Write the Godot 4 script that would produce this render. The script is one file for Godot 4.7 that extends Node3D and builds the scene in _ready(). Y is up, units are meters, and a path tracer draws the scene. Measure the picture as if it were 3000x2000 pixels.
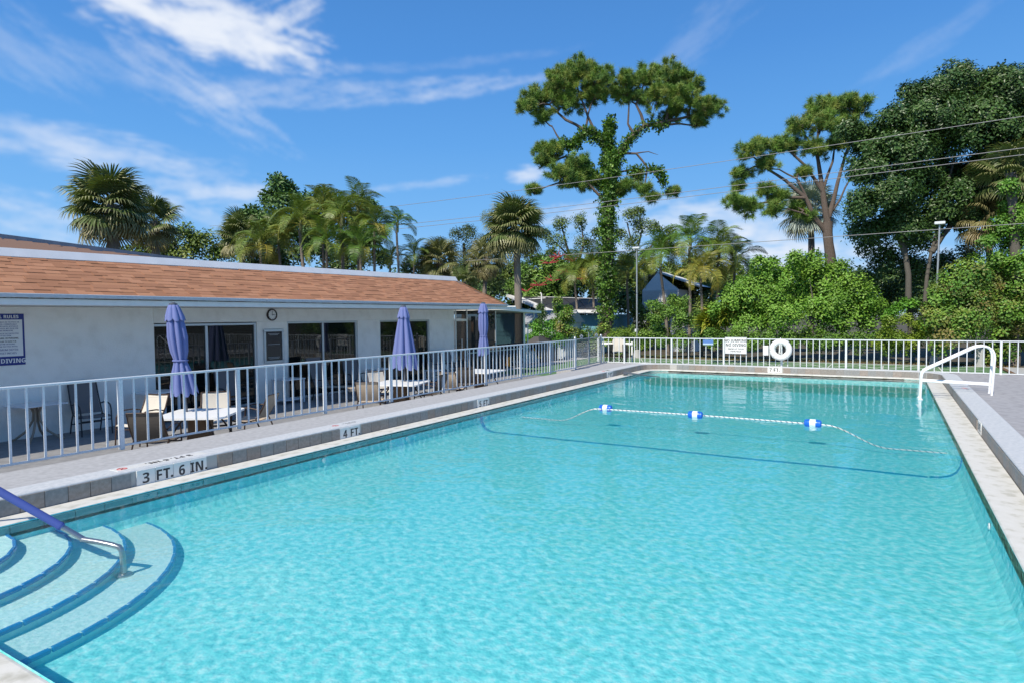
extends Node3D
# A motel pool on a bright afternoon: clubhouse along the left, pool in front, court, hedge and trees behind.

var R := RandomNumberGenerator.new()
var M := {}
var bumps := {}


func rf(a: float, b: float) -> float:
	return R.randf_range(a, b)


func lin(r: float, g: float, b: float, a := 1.0) -> Color:
	var c := Color(r, g, b).linear_to_srgb()
	c.a = a
	return c


# ---------------------------------------------------------------- mesh builder
class MB:
	var v := PackedVector3Array()
	var n := PackedVector3Array()
	var c := PackedColorArray()
	var col := Color(1, 1, 1)
	var tinted := false

	func tint(k: Color) -> MB:
		col = k
		tinted = true
		return self

	func tri_n(a: Vector3, b: Vector3, d: Vector3, na: Vector3, nb: Vector3, nd: Vector3) -> void:
		v.append(a); v.append(d); v.append(b)
		n.append(na); n.append(nd); n.append(nb)
		c.append(col); c.append(col); c.append(col)

	func tri(a: Vector3, b: Vector3, d: Vector3) -> void:
		var k := (b - a).cross(d - a).normalized()
		tri_n(a, b, d, k, k, k)

	func quad(a: Vector3, b: Vector3, d: Vector3, e: Vector3) -> void:
		tri(a, b, d)
		tri(a, d, e)

	func tri_out(a: Vector3, b: Vector3, d: Vector3, out: Vector3) -> void:
		if (b - a).cross(d - a).dot(out) < 0:
			tri(a, d, b)
		else:
			tri(a, b, d)

	func quad_out(a: Vector3, b: Vector3, d: Vector3, e: Vector3, out: Vector3) -> void:
		if (b - a).cross(d - a).dot(out) < 0:
			quad(a, e, d, b)
		else:
			quad(a, b, d, e)

	# a box with chamfered edges
	func box(at: Vector3, size: Vector3, bev := 0.0, basis := Basis()) -> MB:
		var h := size * 0.5
		var b := minf(bev, minf(h.x, minf(h.y, h.z)) * 0.9)
		if b <= 0.0:
			for ax in 3:
				for s in [-1.0, 1.0]:
					var q := []
					for k in [[-1, -1], [1, -1], [1, 1], [-1, 1]]:
						var p := Vector3()
						p[ax] = s * h[ax]
						p[(ax + 1) % 3] = k[0] * h[(ax + 1) % 3]
						p[(ax + 2) % 3] = k[1] * h[(ax + 2) % 3]
						q.append(at + basis * p)
					var o := Vector3()
					o[ax] = s
					quad_out(q[0], q[1], q[2], q[3], basis * o)
			return self
		for ax in 3:
			for s in [-1.0, 1.0]:
				var q := []
				for k in [[-1, -1], [1, -1], [1, 1], [-1, 1]]:
					var p := Vector3()
					p[ax] = s * h[ax]
					p[(ax + 1) % 3] = k[0] * (h[(ax + 1) % 3] - b)
					p[(ax + 2) % 3] = k[1] * (h[(ax + 2) % 3] - b)
					q.append(at + basis * p)
				var o := Vector3()
				o[ax] = s
				quad_out(q[0], q[1], q[2], q[3], basis * o)
			var u := (ax + 1) % 3
			var w := (ax + 2) % 3
			for su in [-1.0, 1.0]:
				for sw in [-1.0, 1.0]:
					var e := []
					for k in [[-1, 0], [1, 0], [1, 1], [-1, 1]]:
						var p := Vector3()
						p[ax] = k[0] * (h[ax] - b)
						p[u] = su * (h[u] if k[1] == 0 else h[u] - b)
						p[w] = sw * (h[w] - b if k[1] == 0 else h[w])
						e.append(at + basis * p)
					var o := Vector3()
					o[u] = su
					o[w] = sw
					quad_out(e[0], e[1], e[2], e[3], basis * o)
		for sx in [-1.0, 1.0]:
			for sy in [-1.0, 1.0]:
				for sz in [-1.0, 1.0]:
					var p0 := Vector3(sx * h.x, sy * (h.y - b), sz * (h.z - b))
					var p1 := Vector3(sx * (h.x - b), sy * h.y, sz * (h.z - b))
					var p2 := Vector3(sx * (h.x - b), sy * (h.y - b), sz * h.z)
					tri_out(at + basis * p0, at + basis * p1, at + basis * p2, basis * Vector3(sx, sy, sz))
		return self

	# a box from corner to corner
	func bx(a: Vector3, b: Vector3, bev := 0.0) -> MB:
		return box((a + b) * 0.5, (b - a).abs(), bev)

	# a beam of rectangular section from a to b
	func beam(a: Vector3, b: Vector3, w: float, h: float, bev := 0.0, up := Vector3.UP) -> MB:
		var z := (b - a).normalized()
		var x := up.cross(z)
		x = Vector3.RIGHT if x.length() < 1e-4 else x.normalized()
		return box((a + b) * 0.5, Vector3(w, h, a.distance_to(b)), bev, Basis(x, z.cross(x), z))

	# a round tube along points
	func tube(p: Array, r, sides := 8, caps := true) -> MB:
		var rings := []
		var nrm := []
		var side := Vector3()
		for i in p.size():
			var t: Vector3 = (p[mini(i + 1, p.size() - 1)] - p[maxi(i - 1, 0)]).normalized()
			if i == 0:
				side = t.cross(Vector3.UP if absf(t.y) < 0.95 else Vector3.RIGHT).normalized()
			side = (side - t * side.dot(t)).normalized()
			var up := t.cross(side)
			var rr: float = r[i] if r is Array else r
			var ring := PackedVector3Array()
			var nn := PackedVector3Array()
			for k in sides:
				var a := TAU * k / sides
				var d := side * cos(a) + up * sin(a)
				ring.append(p[i] + d * rr)
				nn.append(d)
			rings.append(ring)
			nrm.append(nn)
		for i in p.size() - 1:
			for k in sides:
				var j := (k + 1) % sides
				tri_n(rings[i][k], rings[i][j], rings[i + 1][j], nrm[i][k], nrm[i][j], nrm[i + 1][j])
				tri_n(rings[i][k], rings[i + 1][j], rings[i + 1][k], nrm[i][k], nrm[i + 1][j], nrm[i + 1][k])
		if caps:
			for k in range(1, sides - 1):
				tri_out(rings[0][0], rings[0][k], rings[0][k + 1], p[0] - p[1])
				var e: int = p.size() - 1
				tri_out(rings[e][0], rings[e][k], rings[e][k + 1], p[e] - p[e - 1])
		return self

	# a turned shape: profile of (radius, height), bottom to top on the outside
	func lathe(prof: Array, sides := 16, xf := Transform3D()) -> MB:
		for i in prof.size() - 1:
			var a: Vector2 = prof[i]
			var b: Vector2 = prof[i + 1]
			var t := (b - a).normalized()
			var nr := Vector2(t.y, -t.x)
			for k in sides:
				var a0 := TAU * k / sides
				var a1 := TAU * (k + 1) / sides
				var c0 := Vector3(cos(a0), 0, -sin(a0))
				var c1 := Vector3(cos(a1), 0, -sin(a1))
				var n0 := xf.basis * (c0 * nr.x + Vector3.UP * nr.y)
				var n1 := xf.basis * (c1 * nr.x + Vector3.UP * nr.y)
				var p00 := xf * (c0 * a.x + Vector3.UP * a.y)
				var p01 := xf * (c1 * a.x + Vector3.UP * a.y)
				var p10 := xf * (c0 * b.x + Vector3.UP * b.y)
				var p11 := xf * (c1 * b.x + Vector3.UP * b.y)
				if a.x > 1e-5:
					tri_n(p00, p01, p11, n0, n1, n1)
				if b.x > 1e-5:
					tri_n(p00, p11, p10, n0, n1, n0)
		return self

	# an upright prism over a plan (x, z)
	func prism(poly: PackedVector2Array, y0: float, y1: float) -> MB:
		var ix := Geometry2D.triangulate_polygon(poly)
		for i in range(0, ix.size(), 3):
			var a := poly[ix[i]]
			var b := poly[ix[i + 1]]
			var d := poly[ix[i + 2]]
			tri_out(Vector3(a.x, y1, a.y), Vector3(b.x, y1, b.y), Vector3(d.x, y1, d.y), Vector3.UP)
			tri_out(Vector3(a.x, y0, a.y), Vector3(b.x, y0, b.y), Vector3(d.x, y0, d.y), Vector3.DOWN)
		var area := 0.0
		for i in poly.size():
			var a := poly[i]
			var b := poly[(i + 1) % poly.size()]
			area += a.x * b.y - b.x * a.y
		for i in poly.size():
			var a := poly[i]
			var b := poly[(i + 1) % poly.size()]
			var o := Vector3(b.y - a.y, 0, a.x - b.x) * signf(area)
			quad_out(Vector3(a.x, y0, a.y), Vector3(b.x, y0, b.y), Vector3(b.x, y1, b.y), Vector3(a.x, y1, a.y), o)
		return self

	# a torus
	func ring(at: Vector3, axis: Vector3, rad: float, r: float, n1 := 32, n2 := 12) -> MB:
		var pp := []
		var x := axis.cross(Vector3.UP if absf(axis.y) < 0.9 else Vector3.RIGHT).normalized()
		var y := axis.cross(x).normalized()
		for i in n1 + 1:
			var a := TAU * i / n1
			pp.append(at + (x * cos(a) + y * sin(a)) * rad)
		return tube(pp, r, n2, false)

	# a curved sheet from rows of points, with a little thickness
	func sheet(rows: Array, thick := 0.006) -> MB:
		for s in [0.0, 1.0]:
			for i in rows.size() - 1:
				for k in rows[i].size() - 1:
					var a: Vector3 = rows[i][k]
					var b: Vector3 = rows[i][k + 1]
					var d: Vector3 = rows[i + 1][k + 1]
					var e: Vector3 = rows[i + 1][k]
					var nn: Vector3 = (b - a).cross(e - a).normalized()
					var o: Vector3 = nn * thick * s
					quad_out(a - o, b - o, d - o, e - o, nn if s == 0.0 else -nn)
		return self

	func mesh() -> ArrayMesh:
		var m := ArrayMesh.new()
		var ar := []
		ar.resize(Mesh.ARRAY_MAX)
		ar[Mesh.ARRAY_VERTEX] = v
		ar[Mesh.ARRAY_NORMAL] = n
		if tinted:
			ar[Mesh.ARRAY_COLOR] = c
		m.add_surface_from_arrays(Mesh.PRIMITIVE_TRIANGLES, ar)
		return m


# ---------------------------------------------------------------- objects
func put(called: String, mb, m: Material, parent: Node = self, at := Vector3.ZERO) -> MeshInstance3D:
	var o := MeshInstance3D.new()
	o.name = called
	o.mesh = mb.mesh() if mb is MB else mb
	o.material_override = m
	o.position = at
	parent.add_child(o, true)
	return o


func tag(o: Node, label: String, category: String, group := "") -> Node:
	o.set_meta("label", label)
	o.set_meta("category", category)
	if group:
		o.set_meta("group", group)
	return o


func thing(called: String, label: String, category: String, at := Vector3.ZERO, turn := 0.0, group := "") -> Node3D:
	var o := Node3D.new()
	o.name = called
	o.position = at
	o.rotation.y = turn
	add_child(o, true)
	tag(o, label, category, group)
	return o


func structure(called: String, label := "") -> Node3D:
	var o := Node3D.new()
	o.name = called
	add_child(o, true)
	o.set_meta("kind", "structure")
	if label:
		o.set_meta("label", label)
	return o


func stuff(o: Node) -> Node:
	o.set_meta("kind", "stuff")
	return o


func part(called: String, parent: Node) -> Node3D:
	var o := Node3D.new()
	o.name = called
	parent.add_child(o, true)
	return o


func copy(o: Node3D, at: Vector3, turn: float, label: String) -> Node3D:
	var k: Node3D = o.duplicate()
	k.name = o.name
	add_child(k, true)
	k.position = at
	k.rotation.y = turn
	k.set_meta("label", label)
	return k


# ---------------------------------------------------------------- materials
func mat(c: Color, rough := 0.8, metal := 0.0, spec := 0.5) -> StandardMaterial3D:
	var m := StandardMaterial3D.new()
	m.albedo_color = c
	m.roughness = rough
	m.metallic = metal
	m.metallic_specular = spec
	return m


func noise_tex(colors: Array, freq: float, octaves := 4, sd := 1, size := 512, kind := FastNoiseLite.TYPE_SIMPLEX_SMOOTH, stops := []) -> NoiseTexture2D:
	var f := FastNoiseLite.new()
	f.noise_type = kind
	f.frequency = freq
	f.fractal_octaves = octaves
	f.fractal_gain = 0.55
	f.seed = sd
	var t := NoiseTexture2D.new()
	t.width = size
	t.height = size
	t.seamless = true
	t.noise = f
	if colors.size():
		var g := Gradient.new()
		g.offsets = PackedFloat32Array(stops if stops.size() else range(colors.size()).map(func(i): return i / float(colors.size() - 1)))
		g.colors = PackedColorArray(colors)
		t.color_ramp = g
	return t


# a surface whose colour varies with noise: metres is the size of one repeat
func grain(colors: Array, metres: float, freq := 0.02, rough := 0.85, bump := 0.0, bump_freq := 0.08, sd := 1, world := true, stops := [], octaves := 5) -> StandardMaterial3D:
	var m := mat(Color.WHITE, rough)
	m.albedo_texture = noise_tex(colors, freq, octaves, sd, 512, FastNoiseLite.TYPE_SIMPLEX_SMOOTH, stops)
	m.uv1_triplanar = true
	m.uv1_world_triplanar = world
	m.uv1_scale = Vector3.ONE / metres
	if bump > 0.0:
		m.heightmap_enabled = true
		if not bumps.has(bump_freq):
			bumps[bump_freq] = noise_tex([], bump_freq, 3, 7, 512)
		m.heightmap_texture = bumps[bump_freq]
		m.heightmap_scale = bump
	return m


func materials() -> void:
	M.white_paint = grain([lin(.72, .74, .75), lin(.80, .82, .83)], 1.3, .012, .35, .05, .05, 3, false)
	M.rail = grain([lin(.58, .62, .66), lin(.70, .74, .77), lin(.74, .77, .8)], .7, .03, .4, .03, .06, 5, false)
	M.galv = grain([lin(.36, .39, .42), lin(.55, .58, .61)], .3, .03, .42, .0, .05, 6, false)
	M.galv.metallic = 0.6
	M.stucco = grain([lin(.80, .78, .73), lin(.88, .865, .82), lin(.91, .895, .85)], 2.2, .008, .9, .35, .11, 11)
	M.soffit = mat(lin(.84, .83, .8), .7)
	M.fascia = grain([lin(.80, .80, .77), lin(.87, .87, .84)], 1.7, .01, .45, .04, .04, 12)
	M.gutter = grain([lin(.52, .53, .55), lin(.64, .65, .66)], 1.1, .02, .35, .03, .05, 13)
	M.alu = mat(lin(.55, .58, .6), .35, .5)
	M.walk = grain([lin(.33, .33, .335), lin(.40, .40, .405), lin(.46, .46, .465)], 1.9, .03, .85, .12, .12, 21)
	M.deck = grain([lin(.27, .265, .275), lin(.35, .345, .355), lin(.42, .415, .425)], 2.3, .02, .8, .1, .11, 22)
	M.patio = grain([lin(.20, .20, .205), lin(.255, .255, .258), lin(.30, .30, .30)], 2.1, .016, .8, .08, .1, 23)
	M.coping = grain([lin(.42, .45, .47), lin(.52, .54, .555), lin(.62, .625, .63)], .9, .02, .75, .12, .09, 24)
	M.ledge = grain([lin(.38, .37, .31), lin(.55, .54, .48), lin(.63, .62, .57), lin(.68, .67, .63)], 1.3, .009, .7, .06, .06, 25, true, [0.0, .36, .5, 1.0])
	M.grout = mat(lin(.42, .42, .4), .9)
	M.tiles = []
	for k in [[lin(.20, .19, .17), lin(.29, .27, .245)], [lin(.21, .205, .195), lin(.30, .29, .275)], [lin(.23, .19, .16), lin(.32, .275, .24)], [lin(.20, .21, .21), lin(.30, .305, .30)], [lin(.24, .205, .175), lin(.33, .30, .275)]]:
		var t := grain([k[0], k[1]], .5, .014, .5, .06, .03, 30 + M.tiles.size())
		M.tiles.append(t)
	M.white_tile = mat(lin(.76, .76, .73), .25)
	M.caustic_plaster = grain([lin(.11, .62, .64), lin(.20, .78, .79), lin(.30, .86, .86), lin(.58, .94, .93)], 1.9, .028, .75, 1.2, .03, 41, true, [0.0, .40, .60, 1.0], 4)  # pale and teal mottle paints caustic light into the basin colour
	M.step_plaster = grain([lin(.38, .68, .66), lin(.48, .77, .75), lin(.62, .86, .84)], 1.1, .03, .75, .5, .03, 42, true, [], 3)  # paler copy of the floor coat: shallow water's lighter tint put into the colour
	M.step_blue = grain([lin(.008, .15, .42), lin(.016, .21, .55)], .5, .02, .25, .0, .05, 43)
	M.band_tile = grain([lin(.12, .30, .31), lin(.17, .38, .39)], .4, .02, .3, .0, .05, 44)
	M.black = mat(lin(.012, .012, .013), .5)
	M.navy = mat(lin(.012, .02, .10), .5)
	M.inside = grain([lin(.42, .38, .32), lin(.50, .46, .40)], 2.0, .02, .9, .0, .1, 27)
	M.green_court = grain([lin(.075, .16, .065), lin(.10, .205, .085), lin(.12, .235, .105)], 3.1, .02, .8, .03, .1, 45)
	M.court_line = grain([lin(.45, .47, .43), lin(.68, .69, .66)], .8, .05, .8, .0, .05, 46)
	M.concrete = grain([lin(.34, .35, .35), lin(.50, .5, .49)], 1.2, .03, .9, .12, .1, 47)
	M.shingles = []
	for k in [lin(.36, .165, .088), lin(.405, .19, .10), lin(.44, .21, .115), lin(.38, .175, .094), lin(.33, .15, .078)]:
		M.shingles.append(grain([k.darkened(.12), k, k.lightened(.07)], .45, .12, .95, .12, .2, 50 + M.shingles.size()))
	M.old_shingle = grain([lin(.17, .10, .07), lin(.27, .16, .11)], .6, .06, .95, .2, .12, 56)
	M.metal_cap = grain([lin(.62, .64, .67), lin(.74, .75, .78)], 2.6, .008, .4, .05, .03, 57)
	M.grey_metal = grain([lin(.20, .24, .28), lin(.32, .36, .40)], 1.6, .01, .4, .0, .03, 58)
	M.sling_tan = grain([lin(.44, .35, .26), lin(.54, .44, .33)], .12, .2, .85, .05, .2, 60, false)
	M.sling_light = grain([lin(.56, .52, .45), lin(.66, .62, .55)], .12, .2, .85, .05, .2, 61, false)
	M.sling_dark = grain([lin(.085, .07, .058), lin(.13, .11, .09)], .12, .2, .85, .05, .2, 62, false)
	M.sling_shaded = grain([lin(.13, .125, .13), lin(.19, .185, .19)], .12, .2, .85, .05, .2, 63, false)  # lounge sling in its shaded tone, the shade put into the colour
	M.bronze = mat(lin(.06, .035, .025), .45, .2)
	M.dark_frame = mat(lin(.03, .03, .034), .5)
	M.tan_frame = mat(lin(.30, .24, .18), .5)
	M.table_top = grain([lin(.78, .79, .78), lin(.86, .86, .85)], .6, .03, .45, .0, .1, 65, false)
	M.resin = mat(lin(.70, .74, .78), .4)
	M.canvas = grain([lin(.13, .165, .38), lin(.165, .205, .45), lin(.185, .23, .48)], .35, .05, .85, .05, .2, 66, false)
	M.canvas.backlight_enabled = true
	M.canvas.backlight = Color(.35, .35, .4)
	M.pole_grey = mat(lin(.12, .13, .15), .45, .3)
	M.wood = grain([lin(.13, .075, .04), lin(.22, .135, .075)], .3, .06, .7, .05, .1, 67, false)
	M.sleeve_blue = grain([lin(.045, .08, .30), lin(.065, .105, .38)], .1, .2, .8, .04, .2, 68, false)
	M.steel = grain([lin(.30, .31, .33), lin(.52, .53, .55)], .25, .03, .28, .0, .1, 69, false)
	M.steel.metallic = 0.85
	M.ladder_white = grain([lin(.80, .81, .83), lin(.86, .87, .88)], .6, .03, .3, .0, .1, 70, false)
	M.float_blue = mat(lin(.012, .13, .62), .3)
	M.float_white = mat(lin(.84, .85, .86), .35)
	M.rope_white = mat(lin(.72, .73, .72), .8)
	M.buoy = grain([lin(.62, .61, .60), lin(.80, .79, .78), lin(.84, .83, .82)], .35, .03, .6, .04, .1, 71, false)
	M.sign_white = mat(lin(.80, .80, .80), .4)
	M.sign_blue = mat(lin(.015, .03, .22), .4)
	M.ink = mat(lin(.03, .03, .035), .5)
	M.red = mat(lin(.5, .03, .03), .5)
	M.yellow = mat(lin(.75, .38, .02), .4)
	M.rubber = mat(lin(.02, .02, .022), .55)
	M.clock_rim = mat(lin(.035, .02, .016), .35)
	M.bark = grain([lin(.07, .055, .05), lin(.145, .115, .10), lin(.22, .18, .16)], .9, .03, .95, 2.5, .05, 80)
	M.palm_bark = grain([lin(.14, .12, .10), lin(.24, .205, .175), lin(.30, .27, .235)], .5, .04, .95, 1.5, .06, 81)
	M.grey_bark = grain([lin(.07, .065, .055), lin(.17, .155, .135)], .7, .03, .95, 1.0, .05, 82)
	M.leaf = leaf_mat(.5, .30)
	M.leaf_gloss = leaf_mat(.44, .2)
	M.needle = leaf_mat(.6, .2)
	M.frond = leaf_mat(.45, .3)
	M.glass = mat(lin(.010, .016, .016, .72), .02)
	M.glass.transparency = BaseMaterial3D.TRANSPARENCY_ALPHA
	M.water = mat(lin(.03, .30, .34, .015), .02)
	M.water.transparency = BaseMaterial3D.TRANSPARENCY_ALPHA
	M.water.metallic_specular = .37
	M.water.normal_enabled = true
	var wn := noise_tex([], .012, 3, 91, 512)
	wn.as_normal_map = true
	wn.bump_strength = 2.2
	M.water.normal_texture = wn
	M.water.normal_scale = .30
	M.water.uv1_triplanar = true
	M.water.uv1_world_triplanar = true
	M.water.uv1_scale = Vector3(1.0, 1.0, .62)
	M.screen = mat(lin(.02, .022, .024, .62), .9)
	M.screen.transparency = BaseMaterial3D.TRANSPARENCY_ALPHA
	M.grass = grain([lin(.05, .07, .02), lin(.09, .11, .03), lin(.14, .12, .05)], 2.7, .03, .95, 1.0, .1, 95)
	M.soil = grain([lin(.05, .045, .03), lin(.12, .10, .06)], 4.3, .03, .95, 1.0, .1, 96)


func leaf_mat(rough: float, back: float) -> StandardMaterial3D:
	var m := mat(Color.WHITE, rough)
	m.vertex_color_use_as_albedo = true
	m.backlight_enabled = true
	m.backlight = Color(back * 2.0, back * 2.0, back * 1.2)
	m.cull_mode = BaseMaterial3D.CULL_DISABLED
	return m


# ---------------------------------------------------------------- sky
# a panorama of air and thin high clouds; az is measured from -Z towards +X, both in degrees
func sky_picture() -> Image:
	var w := 2048
	var h := 1024
	var im := Image.create(w, h, false, Image.FORMAT_RGBF)
	var stops := [[-90.0, Color(.30, .32, .33)], [-1.0, Color(.36, .44, .52)], [0.0, Color(.40, .65, .90)], [4.0, Color(.29, .56, .90)], [9.0, Color(.185, .46, .87)], [15.0, Color(.125, .37, .80)], [22.0, Color(.085, .285, .70)], [30.0, Color(.065, .225, .58)], [50.0, Color(.055, .175, .46)], [90.0, Color(.06, .165, .42)]]
	for y in h:
		var el := 90.0 - (y + 0.5) / h * 180.0
		var k := 0
		while k < stops.size() - 2 and el > stops[k + 1][0]:
			k += 1
		var t := clampf((el - stops[k][0]) / (stops[k + 1][0] - stops[k][0]), 0, 1)
		im.fill_rect(Rect2i(0, y, w, 1), stops[k][1].lerp(stops[k + 1][1], t))
	var f := FastNoiseLite.new()
	f.noise_type = FastNoiseLite.TYPE_SIMPLEX_SMOOTH
	f.fractal_octaves = 5
	f.fractal_gain = 0.58
	f.frequency = 1.0
	f.seed = 17
	# azimuth, elevation, half width, half height, tilt, thickness
	var clouds := [[-58.8, 22.8, 6.8, 2.2, 8, 0.95], [-53.7, 22.2, 6.4, 1.8, 6, 0.95], [-50.4, 24.3, 2.8, 1.8, -35, 0.70], [-56.3, 22.6, 8.0, 2.0, 5, 0.90], [-51.7, 21.3, 2.0, 1.0, 40, 0.50], [-57.4, 17.7, 6.8, 1.8, 28, 0.34], [-44.7, 19.0, 12.0, 0.9, -8, 0.32], [-34.7, 19.7, 8.0, 0.6, -9, 0.36], [-51.8, 19.2, 6.4, 1.0, -12, 0.30], [-63.6, 18.7, 3.6, 1.0, 15, 0.16], [-65.4, 12.6, 10.4, 1.6, 4, 0.36], [-61.2, 12.3, 6.0, 0.9, 12, 0.30], [-68.5, 12.6, 6.0, 1.2, 0, 0.30], [-58.6, 9.9, 8.0, 1.2, -6, 0.45], [-55.4, 10.5, 4.8, 0.6, -4, 0.40], [-68.7, 7.5, 5.2, 1.8, 10, 0.42], [-56.7, 8.3, 4.8, 0.8, 18, 0.25], [-68.5, 18.8, 4.4, 2.2, 30, 0.20], [-17.7, 8.9, 8.0, 1.4, -6, 0.50], [-13.0, 8.1, 6.4, 1.6, 4, 0.50], [-26.6, 9.1, 4.4, 1.0, -10, 0.45], [-29.7, 12.7, 1.8, 0.7, -5, 0.70], [-9.1, 5.9, 6.0, 1.8, -3, 0.65], [-8.1, 4.4, 6.4, 1.6, 0, 0.70], [-10.5, 7.1, 2.8, 0.8, -25, 0.50], [-14.4, 22.8, 5.2, 1.6, -30, 0.13], [2.6, 19.6, 4.4, 1.0, -25, 0.13], [-39.5, 11.7, 6.8, 0.4, -9, 0.28], [-37.8, 21.5, 10.4, 0.4, -6, 0.12], [-4.5, 4.6, 8.0, 1.6, 0, 0.50], [-20.4, 6.0, 6.4, 1.6, 0, 0.40]]
	for turn in [0.0, 95.0, 190.0, 280.0]:
		for q in clouds:
			var az0: float = q[0] + turn
			var el0: float = q[1]
			var rot := deg_to_rad(-q[4])
			var ext: float = maxf(q[2], q[3]) * 1.5
			var y0 := int((90.0 - el0 - ext) / 180.0 * h)
			var y1 := int((90.0 - maxf(el0 - ext, 0.5)) / 180.0 * h)
			var x0 := int((az0 - ext * 1.15) / 360.0 * w)
			var x1 := int((az0 + ext * 1.15) / 360.0 * w)
			var cs := cos(rot)
			var sn := sin(rot)
			for y in range(y0, y1):
				var dy := 90.0 - (y + 0.5) / h * 180.0 - el0
				for x in range(x0, x1):
					var dx := ((x + 0.5) / w * 360.0 - az0) * cos(deg_to_rad(el0))
					var u: float = (dx * cs + dy * sn) / q[2]
					var v: float = (-dx * sn + dy * cs) / q[3]
					var d: float = u * u + v * v
					if d > 2.2:
						continue
					var su: float = u * q[2] + az0
					var sv: float = v * q[3] + el0
					var nz := f.get_noise_2d(su * .16, sv * .62) * 1.05 + f.get_noise_2d(su * .45 + 40.0, sv * 2.6) * .45
					var a: float = smoothstep(0.0, 1.7, 1.05 - d * .7 + nz * 1.1) * q[5]
					a *= smoothstep(2.2, 1.2, d)
					if a > 0.004:
						var px := posmod(x, w)
						im.set_pixel(px, y, im.get_pixel(px, y).lerp(Color(.80, .85, .94), minf(a, .97)))
	return im


func _ready() -> void:
	R.seed = 20
	var cam := Camera3D.new()
	cam.name = "camera"
	cam.position = Vector3(0, 1.9, 0)
	cam.rotation_degrees = Vector3(-2.212, 31.174, -.59)
	cam.fov = 57.13
	cam.far = 900.0
	cam.near = 0.05
	add_child(cam)
	cam.make_current()
	var we := WorldEnvironment.new()
	we.name = "surroundings"
	var env := Environment.new()
	env.background_mode = Environment.BG_SKY
	env.sky = Sky.new()
	var ps := PanoramaSkyMaterial.new()
	ps.panorama = ImageTexture.create_from_image(sky_picture())
	env.sky.sky_material = ps
	env.tonemap_mode = Environment.TONE_MAPPER_LINEAR
	env.tonemap_exposure = 1.05
	env.volumetric_fog_enabled = true
	env.volumetric_fog_density = 0.0
	env.sdfgi_enabled = true
	env.ssao_enabled = true
	env.ssil_enabled = true
	we.environment = env
	add_child(we)
	var sun := DirectionalLight3D.new()
	sun.name = "sun"
	sun.light_color = Color(1.0, .965, .90)
	sun.light_energy = 1.6
	sun.light_angular_distance = 0.5
	sun.shadow_enabled = true
	add_child(sun)
	sun.look_at_from_position(Vector3.ZERO, Vector3(.08, -1.0, -.95))
	materials()
	ground()
	pool()
	fences()
	clubhouse()
	neighbours()
	furniture()
	pool_things()
	court_things()
	plants()


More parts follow.
